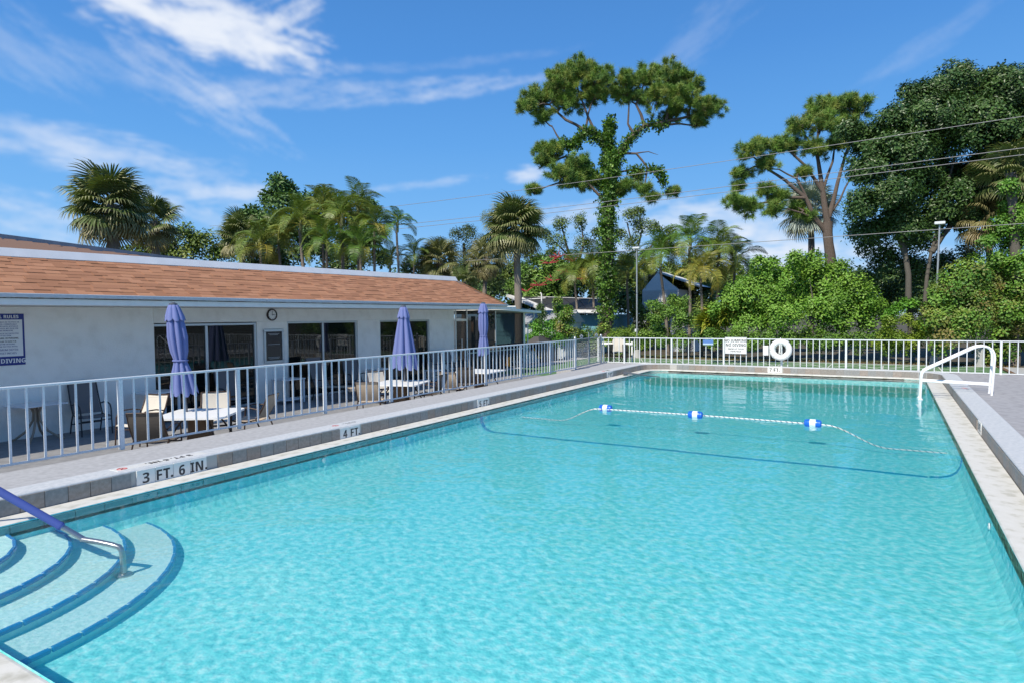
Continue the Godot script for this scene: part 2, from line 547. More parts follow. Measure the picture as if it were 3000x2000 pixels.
# ---------------------------------------------------------------- ground and paving
func ground() -> void:
	var g := MB.new()
	for q in [[-400, -400, 400, -24.0], [-400, -24.0, -9.0, 400], [3.0, -24.0, 400, 400], [-9.0, 2.0, 3.0, 400]]:
		g.quad_out(Vector3(q[0], -.46, q[1]), Vector3(q[2], -.46, q[1]), Vector3(q[2], -.46, q[3]), Vector3(q[0], -.46, q[3]), Vector3.UP)
	stuff_kind(put("ground", g, M.soil), "structure")
	var w := structure("walkway")
	put("slab", MB.new().bx(Vector3(-9.62, -.8, -24.2), Vector3(-8.35, 0, 6.0), .01), M.walk, w)
	put("end_slab", MB.new().bx(Vector3(-8.35, -.8, -24.2), Vector3(2.0, -.004, -23.85)), M.walk, w)
	put("corner_slab", MB.new().bx(Vector3(-8.35, -.8, -23.85), Vector3(-8.0, -.004, -23.4)), M.walk, w)
	put("gate_slab", MB.new().bx(Vector3(-10.35, -.8, -24.2), Vector3(-9.62, -.004, -20.2)), M.walk, w)
	var d := structure("pool_deck")
	put("slab", MB.new().bx(Vector3(1.6, -.8, -24.25), Vector3(14.0, 0, 8.0)), M.deck, d)
	put("near_slab", MB.new().bx(Vector3(-8.35, -.8, -.95), Vector3(1.6, -.004, 8.0)), M.deck, d)
	put("corner_slab", MB.new().bx(Vector3(1.15, -.8, -23.85), Vector3(1.6, -.004, -23.4)), M.deck, d)
	var p := structure("patio")
	put("slab", MB.new().bx(Vector3(-15.2, -.8, -21.9), Vector3(-9.625, -.42, 6.0)), M.patio, p)
	put("edge", MB.new().bx(Vector3(-15.2, -.8, -34.0), Vector3(-14.35, -.40, -21.91)), M.concrete, p)
	var c := structure("shuffleboard_court")
	put("surface", MB.new().bx(Vector3(-14.34, -.8, -33.15), Vector3(3.85, -.415, -21.92)), M.green_court, c)
	put("border", MB.new().bx(Vector3(-14.34, -.8, -33.3), Vector3(3.85, -.40, -33.155)), M.concrete, c)
	put("brick_edge", MB.new().bx(Vector3(3.86, -.8, -33.3), Vector3(4.0, -.36, -24.26)), M.wood, c)
	for i in 8:
		var x := -12.6 + i * 2.05
		put("court_line", MB.new().bx(Vector3(x, -.43, -32.6), Vector3(x + .05, -.411, -25.0)), M.court_line, c)
	for z in [-32.6, -31.4, -30.2, -27.4, -26.2, -25.0]:
		put("court_line", MB.new().bx(Vector3(-12.6, -.43, z - .025), Vector3(3.2, -.4105, z + .025)), M.court_line, c)
	for i in 7:
		var x := -12.6 + i * 2.05
		put("court_line", MB.new().beam(Vector3(x + .05, -.412, -30.2), Vector3(x + 1.0, -.412, -32.55), .045, .006), M.court_line, c)
		put("court_line", MB.new().beam(Vector3(x + 2.0, -.412, -30.2), Vector3(x + 1.05, -.412, -32.55), .045, .006), M.court_line, c)
	var v := structure("grass_verge")
	put("turf", MB.new().bx(Vector3(-15.0, -.8, -36.5), Vector3(4.6, -.425, -33.31)), M.grass, v)
	var blades := MB.new()
	for i in 2600:
		var x := rf(-14.5, 4.5)
		var z := rf(-34.3, -33.32)
		var hh := rf(.04, .11)
		var k := rf(.5, 1.0)
		blades.tint(Color(.10 * k, .10 * k, .03 * k) if R.randf() < .6 else Color(.26 * k, .17 * k, .08 * k))
		blades.tri(Vector3(x, -.425, z), Vector3(x + .04, -.425, z + rf(-.03, .03)), Vector3(x + rf(-.04, .06), -.425 + hh, z + rf(-.03, .03)))
	stuff(put("grass", blades, M.leaf, v))
	var path := structure("side_path")
	put("slab", MB.new().bx(Vector3(4.01, -.8, -33.0), Vector3(14.0, -.38, -24.26)), M.concrete, path)


func stuff_kind(o: Node, kind: String) -> void:
	o.set_meta("kind", kind)


# ---------------------------------------------------------------- pool
const X0 := -7.71
const X1 := .93
const Z0 := -23.2
const Z1 := -1.64


# the water line moved outward by d, as a closed ring of points
func outline(d: float) -> PackedVector2Array:
	var o := PackedVector2Array()
	var rf_ := maxf(.55 + d, .02)
	var rn := maxf(.30 + d, .02)
	for q in [[X0 - d + rn, Z1 + d - rn, rn, 90.0], [X1 + d - rn, Z1 + d - rn, rn, 0.0], [X1 + d - rf_, Z0 - d + rf_, rf_, -90.0], [X0 - d + rf_, Z0 - d + rf_, rf_, -180.0]]:
		for i in 11:
			var a := deg_to_rad(q[3] + (90.0 - i * 9.0 if true else 0.0))
			o.append(Vector2(q[0] + cos(a) * q[2], q[1] + sin(a) * q[2]))
	return o


func rise(z: float) -> float:
	return .035 * clampf((-z - 14.0) / 9.0, 0.0, 1.0)


func sweep(prof: Array, lifted: bool) -> MB:
	var m := MB.new()
	for i in prof.size() - 1:
		var a := outline(prof[i].x)
		var b := outline(prof[i + 1].x)
		var up: Vector2 = Vector2(-(prof[i + 1].y - prof[i].y), prof[i + 1].x - prof[i].x)
		for k in a.size():
			var j := (k + 1) % a.size()
			var l0 := rise(a[k].y) if lifted else 0.0
			var l1 := rise(a[j].y) if lifted else 0.0
			var p0 := Vector3(a[k].x, prof[i].y + l0, a[k].y)
			var p1 := Vector3(a[j].x, prof[i].y + l1, a[j].y)
			var p2 := Vector3(b[j].x, prof[i + 1].y + l1, b[j].y)
			var p3 := Vector3(b[k].x, prof[i + 1].y + l0, b[k].y)
			var mid := Vector3((X0 + X1) / 2, 0, clampf(p0.z, Z0 + 3, Z1 - 3))
			var away := Vector3(p0.x - mid.x, 0, p0.z - mid.z).normalized()
			if absf(p0.x - X0) < 1.2 and p0.z > Z0 + 1.5 and p0.z < Z1 - 1.5:
				away = Vector3.LEFT
			m.quad_out(p0, p1, p2, p3, away * up.x + Vector3.UP * up.y + Vector3(0, 1e-5, 0))
	return m


func pool() -> void:
	var shell := structure("pool_basin")
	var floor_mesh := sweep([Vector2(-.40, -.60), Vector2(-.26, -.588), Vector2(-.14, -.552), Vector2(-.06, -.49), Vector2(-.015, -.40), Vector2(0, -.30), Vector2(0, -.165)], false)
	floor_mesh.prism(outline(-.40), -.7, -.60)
	put("caustic_plaster", floor_mesh, M.caustic_plaster, shell)
	var edge := structure("pool_edge")
	put("ledge", sweep([Vector2(0.0, -.30), Vector2(.0, -.18), Vector2(.012, -.168), Vector2(.03, -.164), Vector2(.375, -.174), Vector2(.385, -.20), Vector2(.40, -.20)], true), M.ledge, edge)
	put("backing", sweep([Vector2(.40, -.3), Vector2(.40, .012)], true), M.grout, edge)
	put("coping", sweep([Vector2(.396, .010), Vector2(.40, .02), Vector2(.415, .03), Vector2(.44, .034), Vector2(.76, .03), Vector2(.785, .018), Vector2(.79, -.3)], true), M.coping, edge)
	# edge tiles, one by one
	var proto := []
	for k in M.tiles.size():
		proto.append(MB.new().box(Vector3.ZERO, Vector3(.230, .192, .016), .004).mesh())
	var white := MB.new().box(Vector3.ZERO, Vector3(.230, .192, .018), .003).mesh()
	var marks := [[0, -5.17, -4.23], [0, -8.1, -7.63], [0, -12.3, -11.82], [0, -20.0, -19.52], [1, -3.72, -3.24], [2, -13.5, -13.0]]
	var o := outline(.394)
	var acc := 0.0
	for k in o.size():
		var a := o[k]
		var b := o[(k + 1) % o.size()]
		var len := a.distance_to(b)
		var t := (b - a) / len
		var s := acc
		while s < len:
			var p := a + t * s
			if s + .117 > len and len > 1.0:
				s += .2345
				continue
			if p.y < -.9 or true:
				var side := 0 if absf(t.y) > .7 and p.x < -4 else (2 if absf(t.y) > .7 else 1)
				var isw := false
				for mk in marks:
					if mk[0] == side and p.y < -1.0:
						var val := p.y if side != 1 else p.x
						if side == 1 and p.y > -20:
							continue
						if val > mk[1] - .06 and val < mk[2] + .06:
							isw = true
				if not isw and p.y < -1.6:
					var n := put("edge_tile", proto[R.randi() % proto.size()], M.tiles[R.randi() % M.tiles.size()], edge)
					n.position = Vector3(p.x, -.085 + rise(p.y), p.y)
					n.rotation = Vector3(rf(-.006, .006), atan2(-t.y, t.x), rf(-.004, .004))
			s += .2345
		acc = s - len
	# submerged tile band along the left wall
	var bt := MB.new().box(Vector3.ZERO, Vector3(.012, .075, .296), .002).mesh()
	for i in 68:
		put("waterline_tile", bt, M.band_tile, shell, Vector3(X0 + .004, -.222, -2.3 - i * .302))
	# corner steps
	var st := structure("pool_steps")
	var cen := Vector2(X0, Z1)
	var tops := [-.262, -.345, -.43, -.515]
	var radii := [1.094, 1.538, 2.004, 2.455]
	for k in 4:
		var poly := PackedVector2Array([cen])
		for i in 33:
			var a := deg_to_rad(-i / 32.0 * 90.0)
			poly.append(cen + Vector2(cos(a), sin(a)) * (radii[k] - .006))
		put("tread", MB.new().prism(poly, -.62, tops[k]), M.step_plaster, st)
		var count := int(radii[k] * PI / 2 / .235)
		var seg: float = radii[k] * PI / 2 / count
		var tile := MB.new().box(Vector3.ZERO, Vector3(seg - .008, .042, .042), .010).mesh()
		for i in count:
			var a := -(i + .5) / count * PI / 2
			var e := put("edge_tile", tile, M.step_blue, st, Vector3(cen.x + cos(a) * (radii[k] - .015), tops[k] - .016, cen.y + sin(a) * (radii[k] - .015)))
			e.rotation = Vector3(rf(-.02, .02), -a + PI / 2, rf(-.02, .02))
	# the dark line across the floor at the slope break
	var lt := MB.new().box(Vector3.ZERO, Vector3(.143, .008, .10), .002).mesh()
	var n_line := 54
	for i in n_line:
		var x := X0 + .42 + (i + .5) * ((X1 - X0 - .84) / n_line)
		put("line_tile", lt, M.step_blue, shell, Vector3(x, -.599, -11.4 + .02 * sin(x * 2.0)))
	for s in [-1, 1]:
		var wall_x := X0 if s < 0 else X1
		var pr := [Vector2(.40, -.598), Vector2(.26, -.586), Vector2(.14, -.55), Vector2(.062, -.488), Vector2(.018, -.398), Vector2(.005, -.30), Vector2(.005, -.27)]
		for i in pr.size() - 1:
			var a := Vector3(wall_x - s * pr[i].x, pr[i].y, -11.4)
			var b := Vector3(wall_x - s * pr[i + 1].x, pr[i + 1].y, -11.4)
			put("line_tile", MB.new().beam(a, b, .10, .01, .0, Vector3(-s * .6, .8, 0)), M.step_blue, shell)
	# water: a rippled surface over a faintly milky blue body
	var water := structure("pool_water")
	var nx := 172
	var nz := 410
	var f := FastNoiseLite.new()
	f.noise_type = FastNoiseLite.TYPE_SIMPLEX_SMOOTH
	f.fractal_octaves = 2
	f.frequency = 1.0
	f.seed = 5
	var xs := X0 - .1
	var zs := Z0 - .1
	var dx := (X1 - X0 + .2) / nx
	var dz := (Z1 - Z0 + .2) / nz
	var hs := PackedFloat32Array()
	hs.resize((nx + 1) * (nz + 1))
	for j in nz + 1:
		for i in nx + 1:
			var x := xs + i * dx
			var z := zs + j * dz
			var calm := clampf(.55 + f.get_noise_2d(x * .16 + 9, z * .16) * 1.3, .15, 1.2)
			hs[j * (nx + 1) + i] = f.get_noise_2d(x * .75, z * 1.1) * .0065 + f.get_noise_2d(x * 2.1 + z * .8, z * 2.9 - x * .6) * .0036 * calm + f.get_noise_2d(x * 4.6, z * 5.2 + 30) * .0011 * calm * calm
	var vv := PackedVector3Array()
	var nn := PackedVector3Array()
	var ix := PackedInt32Array()
	for j in nz + 1:
		for i in nx + 1:
			var at := j * (nx + 1) + i
			vv.append(Vector3(xs + i * dx, -.18 + hs[at], zs + j * dz))
			var hx := (hs[j * (nx + 1) + mini(i + 1, nx)] - hs[j * (nx + 1) + maxi(i - 1, 0)]) / (2 * dx)
			var hz := (hs[mini(j + 1, nz) * (nx + 1) + i] - hs[maxi(j - 1, 0) * (nx + 1) + i]) / (2 * dz)
			nn.append(Vector3(-hx, 1, -hz).normalized())
	for j in nz:
		for i in nx:
			var a := j * (nx + 1) + i
			ix.append_array(PackedInt32Array([a, a + 1, a + nx + 2, a, a + nx + 2, a + nx + 1]))
	var ar := []
	ar.resize(Mesh.ARRAY_MAX)
	ar[Mesh.ARRAY_VERTEX] = vv
	ar[Mesh.ARRAY_NORMAL] = nn
	ar[Mesh.ARRAY_INDEX] = ix
	var wm := ArrayMesh.new()
	wm.add_surface_from_arrays(Mesh.PRIMITIVE_TRIANGLES, ar)
	put("surface", wm, M.water, water)
	var body := FogVolume.new()
	body.name = "water_body"
	body.shape = RenderingServer.FOG_VOLUME_SHAPE_BOX
	body.size = Vector3(X1 - X0 + .15, .44, Z1 - Z0 + .15)
	var fm := FogMaterial.new()
	fm.density = .36
	fm.albedo = lin(.0, .78, .90)
	body.material = fm
	body.position = Vector3((X0 + X1) / 2, -.41, (Z0 + Z1) / 2)
	water.add_child(body)


# ---------------------------------------------------------------- fences
func fence(label: String, from: Vector3, to: Vector3, posts: Array, spacing: float, top: float, base: float) -> Node3D:
	var t := thing("pool_fence", label, "fence", from, 0.0, "white picket rail fences round the pool")
	var dir := (to - from)
	var len := dir.length()
	dir = dir.normalized()
	var yaw := atan2(dir.x, dir.z)
	var bas := Basis(Vector3.UP, yaw)
	var y0 := base - from.y
	var y1 := top - from.y
	put("top_rail", MB.new().box(dir * len * .5 + Vector3(0, y1 - .018, 0), Vector3(.055, .036, len), .008, bas), M.rail, t)
	put("bottom_rail", MB.new().box(dir * len * .5 + Vector3(0, y0 + .06, 0), Vector3(.03, .03, len), .004, bas), M.rail, t)
	var pm := MB.new().box(Vector3.ZERO, Vector3(.062, y1 - y0 - .036, .062), .005, bas).mesh()
	var km := MB.new().box(Vector3.ZERO, Vector3(.026, y1 - y0 - .11, .026), .003, bas).mesh()
	for s in posts:
		put("post", pm, M.rail, t, dir * s + Vector3(0, (y0 + y1 - .036) / 2, 0))
	for i in posts.size() - 1:
		var n := int(round((posts[i + 1] - posts[i]) / spacing))
		for k in range(1, n):
			var s: float = lerpf(posts[i], posts[i + 1], k / float(n))
			put("picket", km, M.rail, t, dir * s + Vector3(0, (y0 + .075 + y1 - .036) / 2, 0))
	return t


func fences() -> void:
	var ps := []
	for i in 12:
		ps.append(.03 + i * 1.957)
	fence("long picket fence between the sunken patio and the pool walkway", Vector3(-9.763, 0, 1.0), Vector3(-9.763, 0, -20.58), ps, .198, 1.076, 0.0)
	fence("picket fence across the far end of the pool, carrying the lifebuoy", Vector3(-10.37, -.03, -24.05), Vector3(9.45, -.03, -24.05), [0.0, 1.14, 3.08, 5.05, 7.05, 9.08, 11.15, 13.26, 15.3, 17.4, 19.8], .208, 1.03, -.03)
	fence("picket fence along the right edge of the grey deck", Vector3(7.2, 0, -23.9), Vector3(7.2, 0, 2.0), range(13).map(func(i): return .03 + i * 2.15), .21, 1.05, 0.0)
	# chain link gate between the two fences
	var g := thing("chain_link_gate", "double chain link gate of galvanised pipe between the two fences", "gate", Vector3(-9.85, 0, -20.72))
	var e := Vector3(-.3, 0, -3.1)
	var dirv := e.normalized()
	for s in [0.0, 3.1]:
		put("gate_post", MB.new().tube([dirv * s + Vector3(0, -.3, 0), dirv * s + Vector3(0, 1.1, 0)], .045, 12).lathe([Vector2(.048, 1.1), Vector2(.05, 1.12), Vector2(.03, 1.16), Vector2(0, 1.17)], 12, Transform3D(Basis(), dirv * s)), M.galv, g)
		for y in [.2, .85]:
			put("hinge", MB.new().tube([dirv * s + Vector3(0, y - .03, 0), dirv * s + Vector3(0, y + .03, 0)], .055, 12), M.galv, g)
	for leaf in [[.09, 1.52], [1.58, 3.01]]:
		var lf := part("gate_leaf", g)
		var a: Vector3 = dirv * leaf[0]
		var b: Vector3 = dirv * leaf[1]
		put("frame", MB.new().tube([a + Vector3(0, .06, 0), a + Vector3(0, 1.06, 0), b + Vector3(0, 1.06, 0), b + Vector3(0, .06, 0), a + Vector3(0, .06, 0)], .022, 8), M.galv, lf)
		var wire := MB.new()
		var n := 12
		var wl: float = leaf[1] - leaf[0]
		for i in range(-n, n * 2):
			for dgn in [-1.0, 1.0]:
				var x0: float = i * wl / n
				var lo := Vector2(x0, .08)
				var hi := Vector2(x0 + dgn * .96 * .62, 1.04)
				if lo.x < 0 and hi.x < 0 or lo.x > wl and hi.x > wl:
					continue
				var c0 := clampf((0.0 - lo.x) / (hi.x - lo.x), 0, 1)
				var c1 := clampf((wl - lo.x) / (hi.x - lo.x), 0, 1)
				var p := lo.lerp(hi, minf(c0, c1) if dgn > 0 else minf(c0, c1))
				var q := lo.lerp(hi, maxf(c0, c1))
				if p.distance_to(q) < .03:
					continue
				wire.tube([a + dirv * p.x + Vector3(0, p.y, 0), a + dirv * q.x + Vector3(0, q.y, 0)], .0035, 4, false)
		stuff(put("chain_link", wire, M.galv, lf))
	put("latch_rod", MB.new().tube([dirv * 1.55 + Vector3(0, .1, 0), dirv * 1.55 + Vector3(0, 1.28, 0)], .014, 8), M.galv, g)
	for q in [.7, 2.5]:
		var cl := MB.new()
		for i in 5:
			cl.lathe([Vector2(0, -.03), Vector2(.028, -.01), Vector2(.03, .02), Vector2(0, .045)], 8, Transform3D(Basis(), dirv * (q + (i - 2) * .065) + Vector3(0, 1.10 + (.05 if i % 2 == 0 else .0) + (.04 if i == 2 else 0.0), 0)))
		put("gate_roller", cl, M.galv, g)


# ---------------------------------------------------------------- lettering
var fonts := {}


func lettering(parent: Node, text: String, cap: float, at: Vector3, bas: Basis, m: Material, bold := true, called := "lettering", squeeze := 1.0) -> MeshInstance3D:
	if not fonts.has(bold):
		var sf := SystemFont.new()
		sf.font_names = PackedStringArray(["Droid Sans"])
		sf.font_weight = 700 if bold else 400
		fonts[bold] = sf
	var t := TextMesh.new()
	t.font = fonts[bold]
	t.font_size = 32
	t.pixel_size = cap / (32.0 * .72)
	t.depth = .003
	t.curve_step = 2.0
	t.text = text
	var o := put(called, t, m, parent)
	o.transform = Transform3D(Basis(bas.x * squeeze, bas.y, bas.z), at)
	return o


const FACE_X := Basis(Vector3(0, 0, -1), Vector3(0, 1, 0), Vector3(1, 0, 0))
const FACE_Z := Basis(Vector3(1, 0, 0), Vector3(0, 1, 0), Vector3(0, 0, 1))


# ---------------------------------------------------------------- clubhouse
func sliding_door(parent: Node, xw: float, za: float, zb: float, top: float, split: bool) -> void:
	# za nearer the camera (larger z), zb farther
	var d := part("sliding_door", parent)
	var y0 := -.42
	var fr := MB.new()
	for z in [za - .03, zb + .03]:
		fr.bx(Vector3(xw - .10, y0, z - .03), Vector3(xw - .03, top, z + .03), .006)
	fr.bx(Vector3(xw - .10, top - .06, zb + .061), Vector3(xw - .03, top, za - .061), .006)
	fr.bx(Vector3(xw - .10, y0, zb + .061), Vector3(xw - .03, y0 + .06, za - .061), .006)
	var mid := (za + zb) / 2 + .02
	if split:
		fr.bx(Vector3(xw - .12, y0 + .061, mid - .035), Vector3(xw - .045, top - .061, mid + .035), .006)
	put("frame", fr, M.alu, d)
	for q in ([[za - .06, mid], [mid, zb + .06]] if split else [[za - .06, zb + .06]]):
		put("pane", MB.new().bx(Vector3(xw - .085, y0 + .06, q[1]), Vector3(xw - .079, top - .06, q[0])), M.glass, d)


func clubhouse() -> void:
	var t := thing("clubhouse", "long low white clubhouse with brown shingle roof and dark sliding doors", "building", Vector3.ZERO)
	var xw := -14.9
	var y0 := -.45
	# front wall, in pieces round the door openings
	put("wall", MB.new().bx(Vector3(-15.06, y0, -8.24), Vector3(-14.80, 2.21, 7.0), .01), M.stucco, t)
	for q in [[-11.10, -12.11], [-14.90, -15.94], [-18.62, -20.19]]:
		put("wall", MB.new().bx(Vector3(xw - .2, y0, q[1]), Vector3(xw, 1.84, q[0]), .006), M.stucco, t)
	put("wall", MB.new().bx(Vector3(xw - .2, 1.841, -20.19), Vector3(xw, 2.21, -8.241), .006), M.stucco, t)
	for q in [[-8.24, -11.10, 1.82, true], [-12.11, -14.90, 1.84, true], [-15.94, -18.62, 1.84, false]]:
		sliding_door(t, xw, q[0], q[1], q[2], q[3])
	var room := MB.new()
	room.bx(Vector3(-21.0, y0, -20.19), Vector3(-20.8, 2.21, 7.0))
	room.bx(Vector3(-20.8, y0, -20.18), Vector3(-15.1, 2.21, -20.0))
	room.bx(Vector3(-20.8, y0, 6.8), Vector3(-15.06, 2.21, 7.0))
	room.bx(Vector3(-20.8, y0, -20.0), Vector3(-15.1, -.40, 6.8))
	put("room", room, M.inside, t)
	put("soffit", MB.new().bx(Vector3(-21.0, 2.215, -21.6), Vector3(-13.345, 2.25, 7.0)), M.soffit, t)
	put("fascia", MB.new().bx(Vector3(-13.344, 2.205, -22.35), Vector3(-13.31, 2.322, 7.0), .004), M.fascia, t)
	put("end_fascia", MB.new().bx(Vector3(-15.4, 2.205, -22.38), Vector3(-13.34, 2.36, -22.352), .004), M.fascia, t)
	var gz := 7.0
	for i in 5:
		put("gutter", MB.new().bx(Vector3(-13.31, 2.338, gz - 5.72), Vector3(-13.24, 2.415, gz), .008), M.gutter, t)
		gz -= 5.725
	put("gutter_gap_shade", MB.new().bx(Vector3(-13.306, 2.323, -21.6), Vector3(-13.28, 2.336, 7.0)), M.black, t)  # black strip stands in for the shade in the gap below the gutter
	# roof
	var ang := deg_to_rad(30.0)
	var along := Vector3(-cos(ang), sin(ang), 0)
	var nrm := Vector3(sin(ang), cos(ang), 0)
	var eave := Vector3(-13.29, 2.405, 0)
	var roof := part("roof", t)
	var reach := func(z: float) -> float: return 1.47 + (-5.2 - z) * .026
	var edge := func(s: float) -> float: return -21.5 + s / 1.88 * 1.02
	var base := MB.new()
	var a0 := eave + Vector3(0, 0, 7.0)
	var a1: Vector3 = eave + along * reach.call(7.0) + Vector3(0, 0, 7.0)
	var b1: Vector3 = eave + along * 1.88 + Vector3(0, 0, edge.call(1.88))
	var b0: Vector3 = eave + Vector3(0, 0, edge.call(0.0))
	base.quad_out(a0, a1, b1, b0, nrm)
	base.tri_out(b0, b1, Vector3(-21, 2.3, -22.4), Vector3(0, 1, -1))
	base.tri_out(b1, Vector3(-21, 3.4, -20.5), Vector3(-21, 2.3, -22.4), Vector3(0, 1, -1))
	base.quad_out(a1, b1, Vector3(-21, 3.4, -20.5), Vector3(-21, 3.0, 7.0), Vector3.UP)
	base.quad_out(a0, a1, Vector3(-21, 3.0, 7.0), Vector3(-21, 2.25, 7.0), Vector3(0, 0, 1))
	put("deck", base, M.old_shingle, roof)
	var cap := MB.new()
	var up := Vector3(-.55, .83, 0) * .205
	cap.quad_out(a1 + nrm * .03, b1 + nrm * .03, b1 + nrm * .03 + up, a1 + nrm * .03 + up, nrm)
	cap.quad_out(a1 + nrm * .03 + up, b1 + nrm * .03 + up, b1 + up + Vector3(-.5, -.05, 0), a1 + up + Vector3(-.5, -.05, 0), Vector3.UP)
	cap.quad_out(a1 + nrm * .03, b1 + nrm * .03, b1, a1, -along)
	put("ridge_cap", cap, M.metal_cap, roof)
	put("hip_edge", MB.new().beam(b0 + nrm * .02, b1 + nrm * .03, .05, .02), M.shingles[4], roof)
	# shingles: each tab by itself near the camera, the rest joined
	var ex := .142
	var tabs := []
	for k in 14:
		var s := k * ex
		var z: float = 6.6 + R.randf() * .3
		while z > -21.4:
			var w := rf(.24, .36)
			if s < reach.call(z - w) - .05 and z - w > edge.call(s + ex) + .02:
				tabs.append([s, z, w, (.003 if R.randf() < .55 else .010), R.randi() % 5, Vector3(-13.3, 2.4, z).distance_to(Vector3(0, 1.9, -2.0)) if z < -3.6 else 999.0])
			z -= w + .004
	tabs.sort_custom(func(p, q): return p[5] < q[5])
	var rest := [MB.new(), MB.new(), MB.new(), MB.new(), MB.new()]
	var bas := Basis(Vector3(0, 0, -1), along, nrm)
	bas = Basis(Vector3(0, 0, -1), along, Vector3(0, 0, -1).cross(along))
	for i in tabs.size():
		var q: Array = tabs[i]
		var at: Vector3 = eave + along * (q[0] + .07) + nrm * (.008 + q[3] * .5) + Vector3(0, 0, q[1] - q[2] / 2)
		var tilt := Basis(Vector3(0, 0, 1), .04) * bas
		var mb: MB = MB.new() if i < 300 else rest[q[4]]
		mb.box(at if i >= 300 else Vector3.ZERO, Vector3(q[2], ex + .02, q[3] + .006), 0.0, tilt)
		if i < 300:
			put("shingle", mb, M.shingles[q[4]], roof, at)
	for k in 5:
		stuff(put("shingles", rest[k], M.shingles[k], roof))
	# rear roof, seen above the ridge on the left
	var rr := MB.new()
	rr.quad_out(Vector3(-18.9, 4.06, -5.0), Vector3(-18.9, 3.64, -13.0), Vector3(-16.2, 3.2, -13.4), Vector3(-16.2, 3.2, -5.0), Vector3(.4, 1, 0))
	rr.quad_out(Vector3(-18.9, 4.06, -5.0), Vector3(-18.9, 4.3, 7.0), Vector3(-16.2, 3.2, 7.0), Vector3(-16.2, 3.2, -5.0), Vector3(.4, 1, 0))
	put("rear_roof", rr, M.old_shingle, t)
	for i in 24:
		for k in 4:
			if R.randf() < .9:
				put("shingle", MB.new().box(Vector3.ZERO, Vector3(rf(.22, .32), .012, .14), 0, Basis(Vector3(0, 0, 1), -.32) * Basis(Vector3.UP, PI / 2)), M.old_shingle, t, Vector3(-18.72 + k * .13, 4.02 - k * .042 - i * .0165, -5.3 - i * .33))
	put("ridge_flashing", MB.new().beam(Vector3(-18.95, 4.36, 7.0), Vector3(-18.95, 4.11, -5.0), .16, .14).beam(Vector3(-18.95, 4.11, -5.0), Vector3(-18.95, 3.69, -13.0), .16, .14), M.grey_metal, t)
	# screened porch at the far end
	var p := part("screened_porch", t)
	var px := -14.85
	var fr := [[-20.25, .05], [-21.02, .06], [-23.2, .055], [-25.7, .12]]
	for q in fr:
		put("porch_post", MB.new().bx(Vector3(px - q[1], -.42, q[0] - q[1] / 2), Vector3(px, 2.2, q[0] + q[1] / 2), .006), M.fascia, p)
	put("door_rail", MB.new().bx(Vector3(px - .05, 1.76, -20.99), Vector3(px, 1.84, -20.276), .005), M.fascia, p)
	put("door_handle", MB.new().bx(Vector3(px + .01, .55, -20.62), Vector3(px + .03, 1.05, -20.59), .004), M.fascia, p)
	put("low_rail", MB.new().bx(Vector3(px - .05, .42, -25.64), Vector3(px, .47, -21.06), .005), M.alu, p)
	put("cross_beam", MB.new().bx(Vector3(px - 2.4, 1.72, -23.4), Vector3(px - 2.3, 1.80, -20.5), .005), M.fascia, p)
	put("wood_post", MB.new().bx(Vector3(px - 1.1, -.42, -23.0), Vector3(px - .96, 1.95, -22.86), .01), M.wood, p)
	for q in [[-20.28, -20.98, -.35, 1.75], [-20.28, -20.98, 1.85, 2.18], [-21.06, -23.16, -.38, 2.16], [-23.24, -25.62, -.38, 2.1]]:
		put("screen", MB.new().bx(Vector3(px - .028, q[2], q[1]), Vector3(px - .026, q[3], q[0])), M.screen, p)
	put("porch_floor", MB.new().bx(Vector3(-20.7, -.8, -25.8), Vector3(-15.21, -.415, -20.2)), M.patio, p)
	var pr := MB.new()
	var r0 := [Vector3(-14.15, 2.2, -22.39), Vector3(-14.15, 2.06, -26.1), Vector3(-21.0, 2.06, -26.1), Vector3(-21.0, 2.2, -22.39)]
	for k in 4:
		var a: Vector3 = r0[k]
		var b: Vector3 = r0[(k + 1) % 4]
		pr.quad_out(a, b, b + Vector3(0, .11, 0), a + Vector3(0, .11, 0), (a + b) / 2 - Vector3(-17.6, 2.1, -24.2))
	pr.quad_out(r0[0], r0[1], r0[2], r0[3], Vector3.DOWN)
	pr.quad_out(r0[0] + Vector3(0, .11, 0), r0[1] + Vector3(0, .11, 0), r0[2] + Vector3(0, .11, 0), r0[3] + Vector3(0, .11, 0), Vector3.UP)
	put("porch_roof", pr, M.fascia, p)
	put("downspout", MB.new().tube([Vector3(-14.5, 2.06, -26.0), Vector3(-14.5, 1.9, -26.02), Vector3(-14.62, 1.72, -25.98), Vector3(-14.78, 1.6, -25.9), Vector3(-14.8, -.4, -25.88)], .028, 8), M.fascia, p)
	# clock, notice board and rules sign on the wall
	var c := thing("wall_clock", "round wall clock with dark rim above the notice board", "clock", Vector3(-14.895, 2.03, -11.58))
	var cx := Transform3D(Basis(Vector3(0, 0, 1), -PI / 2), Vector3.ZERO)
	put("rim", MB.new().lathe([Vector2(.165, 0), Vector2(.168, .03), Vector2(.155, .055), Vector2(.135, .05), Vector2(.132, .03)], 32, cx), M.clock_rim, c)
	put("dial", MB.new().lathe([Vector2(.134, .029), Vector2(0, .03)], 32, cx), M.sign_white, c)
	put("minute_hand", MB.new().bx(Vector3(.034, -.02, -.005), Vector3(.037, .10, .005)), M.ink, c)
	put("hour_hand", MB.new().bx(Vector3(.038, -.007, -.075), Vector3(.041, .007, .015)), M.ink, c)
	for i in 12:
		var a := TAU * i / 12.0
		put("hour_mark", MB.new().box(Vector3(.033, cos(a) * .115, -sin(a) * .115), Vector3(.003, .022, .008), 0, Basis(Vector3(1, 0, 0), -a)), M.ink, c)
	var n := thing("notice_board", "silver framed dark notice board under the wall clock", "notice board", Vector3(-14.895, 1.16, -11.62))
	var nf := MB.new()
